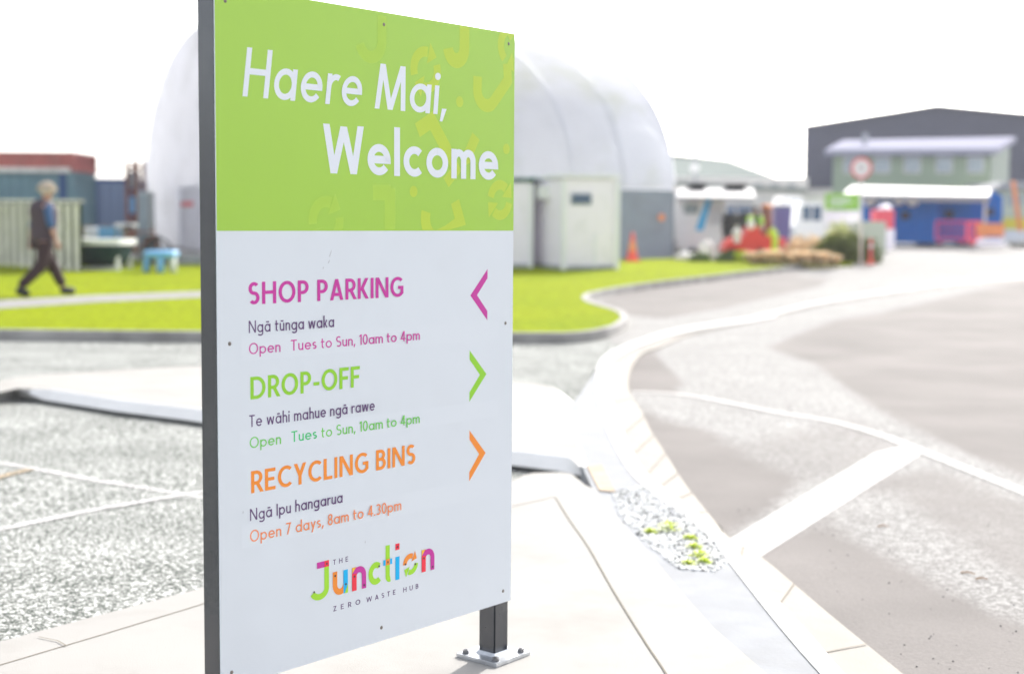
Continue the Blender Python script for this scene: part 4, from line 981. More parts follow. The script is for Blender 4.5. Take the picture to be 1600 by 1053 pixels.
zw = PT(908, 311, p0.y).z; wf = onface(cs[0], t, .42, zw, .012, .50, .26, 'greysteel', 'window', r_); onface(cs[0], t, .42, zw, .03, .42, .17, 'glass_blue', 'pane', wf)
onface(cs[0], t, .77, z0+.45, .012, .05, .8, 'cabin_roof', 'vent_pipe', r_)
tn = -n; wf = None
pp = cs[3]; mb = MB(); pq = cs[0]*.5+cs[3]*.5; mb.box((pq.x-.05, pq.y, z0+H_-.35), (.3, .4, .3), rz=math.atan2(t.y, t.x)); mb.build('air_vent', 'cabin_roof', r_)
p0 = at(790, 421); p1 = at(829, 419)
z0 = gz(p1.y); H_ = PT(829, 281, p1.y).z-z0
cabin((p1.x-2.4, p1.y+.1), (1, 0.0), 2.4, 2.2, z0, H_, 'dkgreen', 'pale cabin with dark green roof edge, half hidden behind the sign')
# ------------------------------------------------------------------ CONES AND POSTS
def cone(px, py, top, label, group='traffic cones'):
    c = at(px, py); H_ = (PT(px, top, c.y).z-c.z)
    r_ = empty('traffic_cone', c, label, 'cone', group); k = H_/.75
    mb = MB(); mb.box(c+Z*.02, (.40*k, .40*k, .04)); mb.build('base', 'cone_red', r_, bevel=.01)
    mb = MB(); mb.lathe(c, [(.155*k, .04), (.10*k, .30*k), (.055*k, .56*k), (.032*k, .745*k), (.02*k, .75*k), (.001, .75*k)], 20); mb.build('body', 'cone_red', r_, smooth=True)
    mb = MB(); mb.lathe(c, [(.112*k, .27*k), (.062*k+.004, .52*k)], 20); mb.build('reflective_band', 'orange_br', r_, smooth=True)
    return r_
cone(988, 409, 363, 'orange red traffic cone standing by the grey container')
c = at(1360, 413); r_ = empty('marker_post', c, 'slim red plastic marker post at the foot of the round sign', 'marker post')
mb = MB(); mb.lathe(c, [(.001, 0), (.13, 0), (.13, .04), (.05, .07), (.05, .20)], 18); mb.build('base', 'cone_red', r_, smooth=True)
mb = MB(); mb.cyl(c+Z*.1, c+Z*.66, .042, .036, 16); mb.build('tube', 'pinkred', r_, smooth=True)
mb = MB(); mb.cyl(c+Z*.42, c+Z*.50, .044, n=16); mb.build('reflective_band', 'white_plastic', r_, smooth=True)
# round sign
c = at(1345, 412); r_ = empty('round_sign', c, 'round red ringed road sign on a pale pole at the yard entrance', 'sign')
pc_ = PT(1345, 263, c.y); mb = MB(); mb.cyl(c, pc_+Z*.15, .035, n=14); mb.build('pole', 'palerail', r_, smooth=True)
mb = MB(); mb.cyl(pc_+Vector((0, -.045, 0)), pc_+Vector((0, -.060, 0)), .285, n=40); pl = mb.build('disc', 'signwhite', r_)
mb = MB(); mb.torus(pc_+Vector((0, -.062, 0)), .25, .028, (0, 1, 0), 40, 8); mb.build('red_ring', 'signred', pl, smooth=True)
mb = MB(); mb.torus(pc_+Vector((0.0, -.063, .005)), .055, .014, (0, 1, 0), 20, 6); mb.build('numeral', 'clutter_grey', pl)
# round pale sign on tall thin pole
c = PT(1086, 380, 48); c.z = gz(48)-.1; r_ = empty('pole_sign', c, 'small round pale disc on a tall thin pole above the white camper', 'sign')
tp = PT(1087, 236, 48); mb = MB(); mb.cyl(c, tp, .045, n=12); mb.build('pole', 'clutter_grey', r_)
q = PT(1085, 263, 48); mb = MB(); mb.cyl(q+Vector((0, -.05, 0)), q+Vector((0, -.08, 0)), .16, n=24); mb.build('disc', 'white_plastic', r_)

# ------------------------------------------------------------------ VEHICLES
def wheel(c, R_, wd, par, axis=(0, 1, 0)):
    ax_ = Vector(axis).normalized(); mb = MB()
    mb.lathe(c-ax_*wd/2, [(R_*.60, 0), (R_*.92, 0), (R_, wd*.15), (R_, wd*.85), (R_*.92, wd), (R_*.60, wd)], 28, ax_)
    t_ = mb.build('wheel', 'tyre', par, smooth=False)
    mb = MB(); mb.lathe(c-ax_*wd/2, [(.001, wd*.25), (R_*.18, wd*.25), (R_*.25, wd*.12), (R_*.55, wd*.12), (R_*.62, 0)], 24, ax_)
    mb.lathe(c+ax_*wd/2, [(.001, -wd*.25), (R_*.18, -wd*.25), (R_*.25, -wd*.12), (R_*.55, -wd*.12), (R_*.62, 0)], 24, ax_)
    mb.build('rim', 'chrome', t_, smooth=True)
def extr(mb, prof, y0, y1, ox, oz):
    "side profile (x,z) extruded along y"
    n = len(prof); vs = [(ox+x, y0, oz+z) for x, z in prof]+[(ox+x, y1, oz+z) for x, z in prof]
    return mb.add(vs, [tuple(range(n)), tuple(range(2*n-1, n-1, -1))]+[(i, (i+1) % n, n+(i+1) % n, n+i) for i in range(n)])
# white camper with awning
Yc = 43.0; zg = gz(Yc)-.08; xa = PT(1058, 350, Yc).x; xb = PT(1134, 350, Yc).x; zt = PT(1090, 303, Yc).z; Wc = xb-xa; Hc = zt-zg
r_ = empty('camper_van', ((xa+xb)/2, Yc, zg), 'white camper van with a slanting blue stripe, right of the grey container', 'camper van')
mb = MB(); extr(mb, [(0, .25), (0, Hc-.15), (.12, Hc), (Wc-.10, Hc), (Wc, Hc-.25), (Wc, .95), (Wc+.0, .25)], Yc, Yc+2.0, xa, zg); mb.build('body', 'white_paint', r_, bevel=.03)
mb = MB(); pxbox(mb, 1070, 319, 1091, 334, Yc-.02, .03); wf = mb.build('window', 'greencabin2', r_); mb = MB(); pxbox(mb, 1072, 321, 1089, 332, Yc-.035, .02); mb.build('pane', 'glass_pale', wf)
mb = MB(); q = [PT(1104, 312, Yc-.012), PT(1112, 312, Yc-.012), PT(1098, 360, Yc-.012), PT(1087, 360, Yc-.012)]; mb.add(q+[v+Vector((0, .02, 0)) for v in q], [(0, 1, 2, 3), (0, 1, 5, 4), (1, 2, 6, 5), (2, 3, 7, 6), (3, 0, 4, 7)]); mb.build('stripe', 't_blue', r_)
mb = MB(); pxbox(mb, 1108, 320, 1130, 352, Yc-.02, .03); mb.build('door', 'gable', r_)
for px in (1070, 1111):
    for dy in (.12, 1.88): wheel(Vector((PT(px, 370, Yc).x, Yc+dy, zg+.32)), .32, .2, r_)
mb = MB(); pxbox(mb, 1056, 365, 1136, 388, Yc+.4, 1.2); mb.build('chassis', 'black', r_)
r_a = empty('awning', (PT(1120, 300, Yc-1).x, Yc-.6, zg), 'flat white awning roof on thin posts stretched from the white camper', 'awning')
mb = MB(); a = PT(1054, 296, Yc-1.2); top = [PT(1055, 308, Yc-1.2), PT(1180, 309, Yc-1.2), PT(1178, 294, Yc+1.2), PT(1058, 293, Yc+1.2)]; mb.add(top+[v-Z*.09 for v in top], [(0, 1, 2, 3), (7, 6, 5, 4)]+[(i, (i+1) % 4, 4+(i+1) % 4, 4+i) for i in range(4)]); mb.build('roof_sheet', 'canopy', r_a, bevel=.04)
for px in (1058, 1178):
    mb = MB(); p = PT(px, 310, Yc-1.1); mb.span((p.x, p.y, zg), p, .05); mb.build('post', 'palerail', r_a)
for k, (x0, x1) in enumerate(((1082, 1108), (1140, 1172))):
    simple('solar_panel', 'black', ['dark solar panel on the left of the white awning roof', 'dark solar panel on the right of the white awning roof'][k], 'solar panel', lambda mb: mb.box(((PT(x0, 294, Yc).x+PT(x1, 294, Yc).x)/2, Yc+.9, a.z+.16), (PT(x1, 294, Yc).x-PT(x0, 294, Yc).x, .7, .14)), bevel=.01)
# tyre stacks under the awning
Ytt = 41.0
for col, (px, nst) in enumerate(((1141, 7), (1160, 7))):
    for k in range(nst):
        c = PT(px, 380, Ytt+col*.3); c.z = gz(Ytt)-.08+.10+k*.19
        mb = MB(); mb.torus(c+Vector((random.uniform(-.03, .03), 0, 0)), .17, .095, (0, 0, 1), 24, 10); o = mb.build('tyre', 'tyre', smooth=True)
        setp(o, ('lowest', 'second', 'third', 'fourth', 'fifth', 'sixth', 'topmost')[k]+' black tyre in the '+('left' if col == 0 else 'right')+' tyre stack under the awning', 'tyre', 'stacked black tyres')
c = PT(1150, 380, 40.4); c.z = gz(40)-.05
def machine():
    r_ = empty('red_machine', c0, 'low bright red yard machine with black wheels in front of the tyre stacks', 'machine')
    x0 = PT(1131, 380, Ym).x; x1 = PT(1206, 380, Ym).x; L = x1-x0; z = gz(Ym)-.03
    mb = MB(); extr(mb, [(0, .30), (.02, .48), (.25, .66), (L*.45, .70), (L*.5, .95), (L*.72, .98), (L*.8, .74), (L, .70), (L, .28), (L*.8, .22), (.2, .2)], Ym, Ym+.9, x0, z); mb.build('body', 'red_m', r_, bevel=.03)
    for fx in (.18, .78):
        for dy in (-.05, .95): wheel(Vector((x0+L*fx, Ym+dy, z+.17)), .20, .14, r_)
    mb = MB(); mb.box((x0+L*.62, Ym+.45, z+1.02), (.34, .4, .07)); mb.box((x0+L*.74, Ym+.45, z+1.2), (.08, .4, .32)); mb.build('seat', 'black', r_, bevel=.02)
    mb = MB(); mb.cyl((x0+L*.25, Ym+.45, z+.66), (x0+L*.34, Ym+.45, z+1.0), .02); mb.torus((x0+L*.34, Ym+.45, z+1.0), .14, .018, (-.5, 0, 1), 20, 6); mb.build('steering_wheel', 'black', r_)
    mb = MB(); mb.lathe((x0+.35, Ym-.0, z+.60), [(.001, .05), (.08, .05), (.10, 0)], 18, (0, -1, 0)); mb.build('headlight', 'white_plastic', r_, smooth=True)
    return r_
Ym = 38.2; c0 = PT(1168, 390, Ym); c0.z = gz(Ym)-.03; machine()
# red plastic barrier + blobs behind
c = PT(1221, 390, 41); z = gz(41)-.08
mb = MB(); x0 = PT(1206, 380, 41).x; x1 = PT(1232, 380, 41).x; extr(mb, [(0, 0), (.05, .62), (.10, .66), (x1-x0-.10, .66), (x1-x0-.05, .62), (x1-x0, 0)], 41, 41.35, x0, z); o = mb.build('plastic_barrier', 'pinkred', bevel=.03); setp(o, 'solid pink red plastic barrier block right of the red machine', 'barrier')
r_ = empty('recycling_drum', (PT(1196, 380, 42.5).x, 42.5, gz(42)), 'rusty red brown drum standing on its end behind the hi-vis worker', 'drum')
mb = MB(); cc = Vector((PT(1197, 380, 42.5).x, 42.5, gz(42)-.08)); mb.lathe(cc, [(.001, 0), (.17, 0), (.17, .5), (.185, .52), (.17, .54), (.17, 1.05), (.185, 1.07), (.17, 1.09), (.17, 1.52), (.001, 1.52)], 24); mb.build('body', 'rust', r_, smooth=True)
mb = MB(); mb.lathe(cc+Z*1.52, [(.18, 0), (.18, .05), (.10, .10), (.001, .10)], 24); mb.build('lid', 'orange_br', r_, smooth=True)
r_ = empty('wheeled_bin', (PT(1222, 380, 43).x, 43, gz(43)), 'purple blue bin behind the pink red barrier block', 'bin')
x0 = PT(1209, 380, 43).x; x1 = PT(1236, 380, 43).x; mb = MB(); zz = gz(43)-.08; tz = PT(1222, 322, 43).z
mb.add([(x0+.06, 43.0, zz+.1), (x1-.06, 43.0, zz+.1), (x1-.06, 43.5, zz+.1), (x0+.06, 43.5, zz+.1), (x0, 42.95, tz-.06), (x1, 42.95, tz-.06), (x1, 43.55, tz-.06), (x0, 43.55, tz-.06)], [(0, 1, 2, 3), (4, 5, 6, 7), (0, 1, 5, 4), (1, 2, 6, 5), (2, 3, 7, 6), (3, 0, 4, 7)]); mb.build('body', 'purpleblue', r_, bevel=.02)
mb = MB(); mb.box(((x0+x1)/2, 43.25, tz-.02), (x1-x0+.06, .66, .06)); mb.build('lid', 'blue_dk', r_, bevel=.015)
for q in (x0+.1, x1-.1): wheel(Vector((q, 43.55, zz+.1)), .1, .05, r_, (1, 0, 0))
# white sacks
for k, (px, py, r1, rz_, lab) in enumerate(((1104, 396, .22, .30, 'tall white sack slumped by the camper wheel'), (1118, 400, .17, .16, 'low white sack right of the tall one on the verge'), (1069, 400, .26, .13, 'flat white sack lying below the camper'), (1150, 364, .12, .12, 'white bag propped on the nose of the red machine'), (1217, 391, .24, .16, 'pale rounded bag lying right of the red machine'), (1172, 352, .10, .12, 'small pale bag on the rear of the red machine'))):
    Yk = 38.6 if k in (0, 1, 2) else (38.0 if k != 4 else 38.1); p = PT(px, py, Yk)
    z = gz(Yk)-.05+rz_ if k not in (3, 5) else p.z
    mb = MB(); mb.ell((p.x, Yk-(.15 if k in (3, 5) else 0), z), (r1, r1*.8, rz_), 16, 12, jit=.03); mb.lathe((p.x, Yk-(.15 if k in (3, 5) else 0), z+rz_*.9), [(.05, 0), (.02, .04), (.06, .09)], 10); o = mb.build('sack', 'sack', smooth=True); setp(o, lab, 'sack')
# hi-vis worker
def worker(px, Yw, top, label, facing=(.3, -1, 0)):
    z0 = gz(Yw)-.08; c = PT(px, 380, Yw); c.z = z0; Ht = PT(px, top, Yw).z-z0; k = Ht/1.75
    w_ = empty('person', c, label, 'person'); f_ = Vector(facing).normalized(); s_ = Vector((-f_.y, f_.x, 0))
    q = lambda a, b, z: c+(f_*a+s_*b)*k+Z*(z*k)
    hip = q(0, 0, .92); chs = q(0, 0, 1.2); shp = q(0, 0, 1.42); 
    bd = [[(hip, .13*k), (chs, .13*k), (shp, .13*k), (q(.01, 0, 1.52), .055*k), (q(.03, 0, 1.62), .085*k), (q(.02, 0, 1.70), .07*k)]]
    for sg in (-1, 1):
        bd.append([(hip, .13*k), (q(0, sg*.1, .85), .085*k), (q(.03, sg*.11, .47), .055*k), (q(-.01, sg*.12, .08), .04*k), (q(.13, sg*.13, .04), .035*k)])
        bd.append([(shp, .13*k), (q(0, sg*.2, 1.4), .055*k), (q(.06, sg*.26, 1.13), .042*k), (q(.24, sg*.16, 1.02), .028*k), (q(.31, sg*.13, 1.02), .034*k)])
    skin('body', bd, 'skin', w_, 2)
    skin('hivis_vest', [[(q(0, 0, .86), .16*k), (chs, .165*k), (q(0, 0, 1.38), .16*k), (q(0, 0, 1.48), .08*k)], [(q(0, 0, 1.38), .16*k), (q(0, .2, 1.38), .075*k), (q(.05, .25, 1.16), .06*k)], [(q(0, 0, 1.38), .16*k), (q(0, -.2, 1.38), .075*k), (q(.05, -.25, 1.16), .06*k)]], 'hivis', w_)
    skin('trousers', [[(q(0, 0, .95), .145*k), (q(0, sg*.1, .83), .10*k), (q(.03, sg*.11, .47), .075*k), (q(-.01, sg*.12, .12), .06*k)] for sg in (-1, 1)], 'trousers', w_)
    mb = MB(); mb.ell(q(.01, 0, 1.67), (.10*k, .10*k, .09*k)); mb.build('cap', 'black', w_, smooth=True)
    return w_
worker(1179, 40.6, 322, 'person in lime hi-vis vest standing behind the red machine')
worker(1164, 41.6, 330, 'person in lime hi-vis top bending by the tyre stacks', (1, -.2, 0))
c = PT(1207, 365, 39.6); simple('plastic_keg', 'lime', 'bright lime round plastic container perched behind the red machine', 'container', lambda mb: mb.lathe((c.x, 39.6, gz(39)-.05), [(.001, 0), (.15, 0), (.16, .5), (.17, .62), (.14, .82), (.05, .90), (.05, .95), (.001, .95)], 20), smooth=True)
# parked cars
def car(x0, x1, top, Yk, label, van=False, body='white_paint'):
    a = PT(x0, 350, Yk).x; b = PT(x1, 350, Yk).x; L = b-a; z0 = gz(Yk)-.08; H_ = PT(x0, top, Yk).z-z0; Wd = 1.75
    r_ = empty('parked_van' if van else 'parked_car', ((a+b)/2, Yk+Wd/2, z0), label, 'van' if van else 'car')
    hb = H_*.55
    mb = MB(); extr(mb, [(0, .28), (0, hb*.9), (L*.04, hb), (L*.96, hb), (L, hb*.85), (L, .28), (L*.9, .2), (L*.1, .2)], Yk, Yk+Wd, a, z0); mb.build('body', body, r_, bevel=.05)
    if van: pr = [(0.02, hb), (.05, H_-.05), (.12, H_), (L*.78, H_), (L*.97, hb)]
    else: pr = [(L*.10, hb), (L*.24, H_-.03), (L*.30, H_), (L*.66, H_), (L*.72, H_-.03), (L*.90, hb)]
    mb = MB(); extr(mb, pr, Yk+.08, Yk+Wd-.08, a, z0); gh = mb.build('cab', body, r_, bevel=.03)
    zc = (hb+H_)/2; hh = (H_-hb)*.62
    for fx, wd in (((.55, .16), (.74, .14)) if van else ((.36, .20), (.60, .20))):
        mb = MB(); mb.box((a+L*fx, Yk+.07, z0+zc), (L*wd, .03, hh)); mb.build('window', 'glass_blue', gh)
    for fx in (.18, .82):
        for dy in (.09, Wd-.09): wheel(Vector((a+L*fx, Yk+dy, z0+.30)), .31, .2, r_)
    for fx in (.03, .97): mb = MB(); mb.box((a+L*fx, Yk-.005, z0+hb*.75), (.16, .03, .12)); mb.build('headlight' if fx < .5 else 'tail_light', 'glass_pale' if fx < .5 else 'signred', r_)
    return r_
car(1219, 1262, 306, 50, 'white van parked behind the yard clutter, left of the green sign', True)
car(1236, 1304, 315, 47.5, 'white car with a dark side window, beside the small green sign')
car(1100, 1206, 318, 60, 'silver grey car far behind the tyre stacks', False, 'clutter_grey')
# ------------------------------------------------------------------ SMALL GREEN SIGN
Ys_ = 43.5; c = PT(1317, 380, Ys_); c.z = gz(Ys_)-.08
r_ = empty('green_sign', c, 'small lime green information board with white lines above a white panel', 'sign')
mb = MB(); pxbox(mb, 1290, 302, 1342, 328, Ys_, .04); bd = mb.build('board', 'sign_green', r_)
for k, (x0, x1, y0) in enumerate(((1297, 1326, 309), (1297, 1333, 314), (1297, 1320, 319))): mb = MB(); pxbox(mb, x0, y0, x1, y0+2.4, Ys_-.006, .005); mb.build('text_line', 't_white', bd)
mb = MB(); pxbox(mb, 1290, 330, 1345, 349, Ys_, .04); mb.build('lower_panel', 'cabin', r_)
for x in (1293, 1341): mb = MB(); p = PT(x, 302, Ys_+.09); mb.span((p.x, p.y, c.z), p, .06); mb.build('post', 'palerail', r_)
# pale planter box by the round sign
Yp = 42.0; simple('concrete_bollard', 'bollard', 'pale green concrete block behind the marker post', 'block', lambda mb: pxbox(mb, 1347, 346, 1384, 392, Yp, .9, True), bevel=.03)
# ------------------------------------------------------------------ PLANTS
def tuft(name, c, r1, h, n, m, label, cat, group=None, m2=None, lean=.5, wd=.02):
    r_ = empty(name, c, label, cat, group); mb = MB()
    for i in range(n):
        a = random.uniform(0, 2*math.pi); q = math.sqrt(random.random())*r1*.35; b = c+Vector((math.cos(a)*q, math.sin(a)*q, 0)); k = random.uniform(.5, 1); hh = h*random.uniform(.7, 1.1)
        tip = b+Vector((math.cos(a)*r1*k*lean*1.6, math.sin(a)*r1*k*lean*1.6, hh*(1.05-.35*k))); md = b+(tip-b)*.55+Z*(hh*.22)
        s_ = Vector((-math.sin(a), math.cos(a), 0))*wd; mb.add([b-s_, b+s_, md+s_*.9, md-s_*.9, tip+s_*.1, tip-s_*.1], [(0, 1, 2, 3), (3, 2, 4, 5)])
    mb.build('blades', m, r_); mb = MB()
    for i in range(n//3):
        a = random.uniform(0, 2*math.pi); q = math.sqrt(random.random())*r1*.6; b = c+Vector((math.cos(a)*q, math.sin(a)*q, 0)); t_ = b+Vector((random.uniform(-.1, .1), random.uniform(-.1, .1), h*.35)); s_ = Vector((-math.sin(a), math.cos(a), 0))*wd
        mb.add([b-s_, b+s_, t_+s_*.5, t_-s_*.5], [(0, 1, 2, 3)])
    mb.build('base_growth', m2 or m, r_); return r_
tl = [(1184, 414, .42, .42), (1208, 415, .40, .48), (1232, 415, .38, .40), (1256, 415, .42, .46), (1281, 415, .42, .44), (1300, 414, .30, .34)]
nm = ['leftmost', 'second from the left', 'third from the left', 'fourth from the left', 'second from the right', 'rightmost, smallest']
for (px, py, r1, h), w_ in zip(tl, nm):
    c = at(px, py); c = Vector((c.x, c.y, gz(c.y)-.03)); tuft('tussock_grass', c, r1, h, 520, 'tussock', 'tan tussock grass clump, '+w_+' in the row before the dark hedge', 'grass clump', 'tussock clumps at the kerb', 'tussock_dark')
def shrub(name, c, rx, ry, rz_, n, m, label, cat='shrub', leaf=.05, flatb=.0):
    r_ = empty(name, c, label, cat); mb = MB()
    for i in range(n):
        a = random.uniform(0, 2*math.pi); ph = math.asin(random.uniform(-.1, 1)); q = random.uniform(.55, 1.0)**.6
        k = 1+.16*math.sin(5*a+c.x)+.12*math.sin(9*a+ph*6); p = c+Vector((rx*q*k*math.cos(a)*math.cos(ph), ry*q*k*math.sin(a)*math.cos(ph), rz_*q*k*max(0, math.sin(ph))+.04))
        u = Vector((random.gauss(0, 1), random.gauss(0, 1), random.gauss(0, 1))).normalized(); v = u.orthogonal().normalized()*leaf*.45; u = u*leaf*random.uniform(.7, 1.3)
        mb.add([p-u, p+v, p+u, p-v], [(0, 1, 2, 3)])
    mb.build('foliage', m, r_); mb = MB()
    for i in range(7):
        a = random.uniform(0, 6.28); mb.cyl(c-Z*.05, c+Vector((math.cos(a)*rx*.5, math.sin(a)*ry*.5, rz_*.7)), .018, .006, 8)
    mb.build('stem', 'twig', r_); return r_
c = at(1283, 402); c = Vector((c.x, 38.6, gz(38.6)-.05)); shrub('hedge_shrub', c, .92, .6, .72, 5200, 'leafdark', 'broad dark green shrub behind the tussock grasses, by the round sign', leaf=.055)
c = PT(1312, 380, 40.2); c = Vector((c.x, 40.2, gz(40)-.05)); shrub('flax_shrub', c, .55, .5, .95, 2200, 'paleleaf', 'yellow green shrub rising just behind the dark one', leaf=.06)
c = PT(1264, 380, 41); c = Vector((c.x, 41, gz(41)-.05)); shrub('low_shrub', c, .8, .4, .62, 1800, 'tussock', 'pale straw coloured shrub behind the left half of the dark one', leaf=.06)
for k, (px, rr, hh, m, lab) in enumerate(((1094, .30, .22, 'leafmid', 'small green shrub at the back of the lawn near the white sacks'), (1134, .26, .26, 'leafmid', 'small green shrub below the left wheel of the red machine'), (1158, .25, .28, 'weed', 'small yellow green shrub below the red machine'), (1172, .22, .20, 'leafdark', 'tiny dark shrub left of the first tussock clump'))):
    c = PT(px, 400, 37.4); c = Vector((c.x, 37.4, gz(37.4)-.03)); shrub('verge_plant', c, rr, .25, hh, 700, m, lab, leaf=.04)
# ------------------------------------------------------------------ FAR BUILDINGS
def blk(x0, y0, x1, y1, Y, dp_, m, name, par, drop=False): mb = MB(); pxbox(mb, x0, y0, x1, y1, Y, dp_, drop); return mb.build(name, m, par)
# pale distant shed
Yf = 88.0; r_ = empty('distant_shed', (PT(1140, 300, Yf).x, Yf, .9), 'long pale industrial building with a faint green grey roof, far right of the dome', 'building')
blk(1000, 276, 1262, 330, Yf, 16, 'palewall', 'wall', r_, True)
mb = MB(); e = [PT(960, 279, Yf-.4), PT(1262, 296, Yf-.4)]; q = [PT(960, 241, Yf+9), PT(1045, 241, Yf+9), PT(1138, 250, Yf+9), PT(1240, 290, Yf+9)]
mb.add([e[0], e[1], q[3], q[2], q[1], q[0]]+[v+Z*-.25 for v in (e[0], e[1], q[3], q[2], q[1], q[0])], [(0, 1, 2, 3, 4, 5), (11, 10, 9, 8, 7, 6)]+[(i, (i+1) % 6, 6+(i+1) % 6, 6+i) for i in range(6)]); mb.build('roof', 'paleroof', r_)
for x in range(1075, 1250, 26): blk(x, 287, x+12, 300, Yf-.03, .05, 'clutter_grey' if x % 4 else 'glass_pale', 'window', r_)
# dark grey gabled warehouse
Yf = 92.0; r_ = empty('warehouse', (PT(1450, 290, Yf).x, Yf, .9), 'big dark grey gabled warehouse behind the green two-storey block', 'building')
g = [PT(1258, 200, Yf), PT(1462, 168, Yf), PT(1700, 190, Yf), PT(1700, 294, Yf), PT(1257, 294, Yf)]
mb = MB(); mb.add(g+[v+Vector((v.x/Yf*25, 25, 0)) for v in g], [(0, 1, 2, 3, 4), (9, 8, 7, 6, 5)]+[(i, (i+1) % 5, 5+(i+1) % 5, 5+i) for i in range(5)]); wl_ = mb.build('cladding', 'dkshed', r_)
for a_, b_ in ((g[0], g[1]), (g[1], g[2])): mb = MB(); mb.span(a_+Vector((0, -.1, .06)), b_+Vector((0, -.1, .06)), .5, .16); mb.build('barge_board', 'dkshed', r_)
mb = MB()
for k in range(60):
    x = g[0].x+.3+k*.31
    zt_ = g[0].z+(g[1].z-g[0].z)*(x-g[0].x)/(g[1].x-g[0].x) if x < g[1].x else g[1].z+(g[2].z-g[1].z)*(x-g[1].x)/(g[2].x-g[1].x)
    mb.box((x, Yf-.01, (zt_+g[3].z)/2-.05), (.05, .04, zt_-g[3].z-.1))
mb.build('cladding_ribs', 'dkshed', wl_)
blk(1262, 294.3, 1700, 340, Yf+.1, .5, 'palewall', 'lower_wall', r_, True)
# green two-storey portable block
Yg = 72.0; r_ = empty('site_office', (PT(1430, 320, Yg).x, Yg, .7), 'sage green two-storey office block with a pale sloping roof and a row of windows', 'building')
a = PT(1302, 243, Yg); b = PT(1548, 240, Yg); zg = .7
mb = MB(); e1 = PT(1578, 229, Yg+6); fp = [(a.x, Yg), (b.x, Yg), (e1.x-.05, Yg+6), (a.x*(Yg+6)/Yg+.1, Yg+6)]; mb.prism(fp, 0, a.z-.5, f=lambda x, y: .5); mb.build('wall', 'greencabin', r_)
mb = MB(); e0 = PT(1549, 240, Yg); e1 = PT(1578, 229, Yg+6); mb.add([(e0.x, e0.y, zg), (e1.x, e1.y, zg), (e1.x, e1.y, e1.z), (e0.x, e0.y, e0.z), (e0.x+.01, e0.y+.1, zg)], [(0, 1, 2, 3)]); mb.v[-1] = mb.v[0]; mb.build('end_wall', 'greencabin2', r_)
rf = [PT(1289, 234, Yg-.6), PT(1560, 232, Yg-.6), PT(1588, 214, Yg+6.4), PT(1318, 219, Yg+6.4)]
mb = MB(); mb.add(rf+[v-Z*.28 for v in rf], [(0, 1, 2, 3), (7, 6, 5, 4)]+[(i, (i+1) % 4, 4+(i+1) % 4, 4+i) for i in range(4)]); mb.build('roof', 'lilacroof', r_)
mb = MB(); p = PT(1352, 216, Yg+3); mb.cyl(p-Z*.5, p+Z*.25, .15); mb.build('roof_vent', 'clutter_grey', r_)
for x0 in (1318, 1366, 1413, 1463, 1512):
    w_ = blk(x0, 244, x0+25, 271, Yg-.05, .08, 'palerail', 'window', r_); blk(x0+1.5, 246, x0+23.5, 269, Yg-.08, .05, 'glass_pale', 'pane', w_)
# white canopy over blue bins
Yc = 58.0; r_ = empty('canopy', (PT(1430, 370, Yc).x, Yc, gz(Yc)), 'long low white canopy sheltering the big blue bins', 'canopy')
cp = [PT(1316, 304, Yc-2), PT(1330, 293, Yc-1), PT(1470, 295, Yc-1), PT(1546, 300, Yc-1), PT(1540, 310, Yc-2), PT(1400, 308, Yc-2)]
mb = MB(); top = [PT(1316, 303, Yc-1.6), PT(1545, 306, Yc-1.6), PT(1548, 296, Yc+3), PT(1332, 290, Yc+3)]
mb.add(top+[v-Z*.26 for v in top], [(0, 1, 2, 3), (7, 6, 5, 4)]+[(i, (i+1) % 4, 4+(i+1) % 4, 4+i) for i in range(4)]); mb.build('roof_sheet', 'canopy', r_)
for x in (1330, 1540): mb = MB(); p = PT(x, 305, Yc-1.4); mb.span((p.x, p.y, gz(Yc)-.1), p, .09); mb.build('post', 'palerail', r_)
def bigbin(x0, x1, top, Yk, label, flip=False):
    a = PT(x0, 350, Yk).x; b = PT(x1, 350, Yk).x; L = b-a; z0 = gz(Yk)-.1; H_ = PT(x0, top, Yk).z-z0
    r_ = empty('blue_bin', ((a+b)/2, Yk+1, z0), label, 'bin', 'large blue bins')
    mb = MB(); extr(mb, [(L*.04, .12), (0, H_*.55), (.0, H_*.86), (L*.03, H_*.9), (L*.97, H_*.9), (L, H_*.86), (L, H_*.55), (L*.96, .12)], Yk, Yk+1.9, a, z0); b_ = mb.build('body', 'blue_bin', r_, bevel=.03)
    mb = MB()
    for k in range(5): mb.box((a+L*(.12+.19*k), Yk-.03, z0+H_*.48), (.09, .07, H_*.74))
    mb.build('stiffening_ribs', 'blue_bin', r_)
    mb = MB(); n = 10; pr = [(L*i/n, H_*.9+H_*.12*math.sin(math.pi*i/n)) for i in range(n+1)]+[(L, H_*.88), (0, H_*.88)]; extr(mb, pr, Yk+.0-.06, Yk+1.96, a, z0); mb.build('lid', 'blue_bin', r_)
    mb = MB(); mb.box((a+L*(.3 if flip else .55), Yk-.05, z0+H_*.62), (.34, .05, .30)); mb.build('hatch', 'black', r_, bevel=.01)
    for fx in (.1, .9): mb = MB(); mb.box((a+L*fx, Yk+.9, z0+.05), (.15, 1.8, .14)); mb.build('skid', 'black', r_)
    return r_
bigbin(1352, 1464, 308, 58.5, 'largest blue bin, on the left under the white canopy')
bigbin(1466, 1520, 305, 60.0, 'middle blue bin with a dark hatch, behind the magenta barrier', True)
bigbin(1521, 1566, 300, 61.0, 'narrow blue bin at the right end of the canopy')
mb = MB(); p = PT(1372, 318, 58.3); 
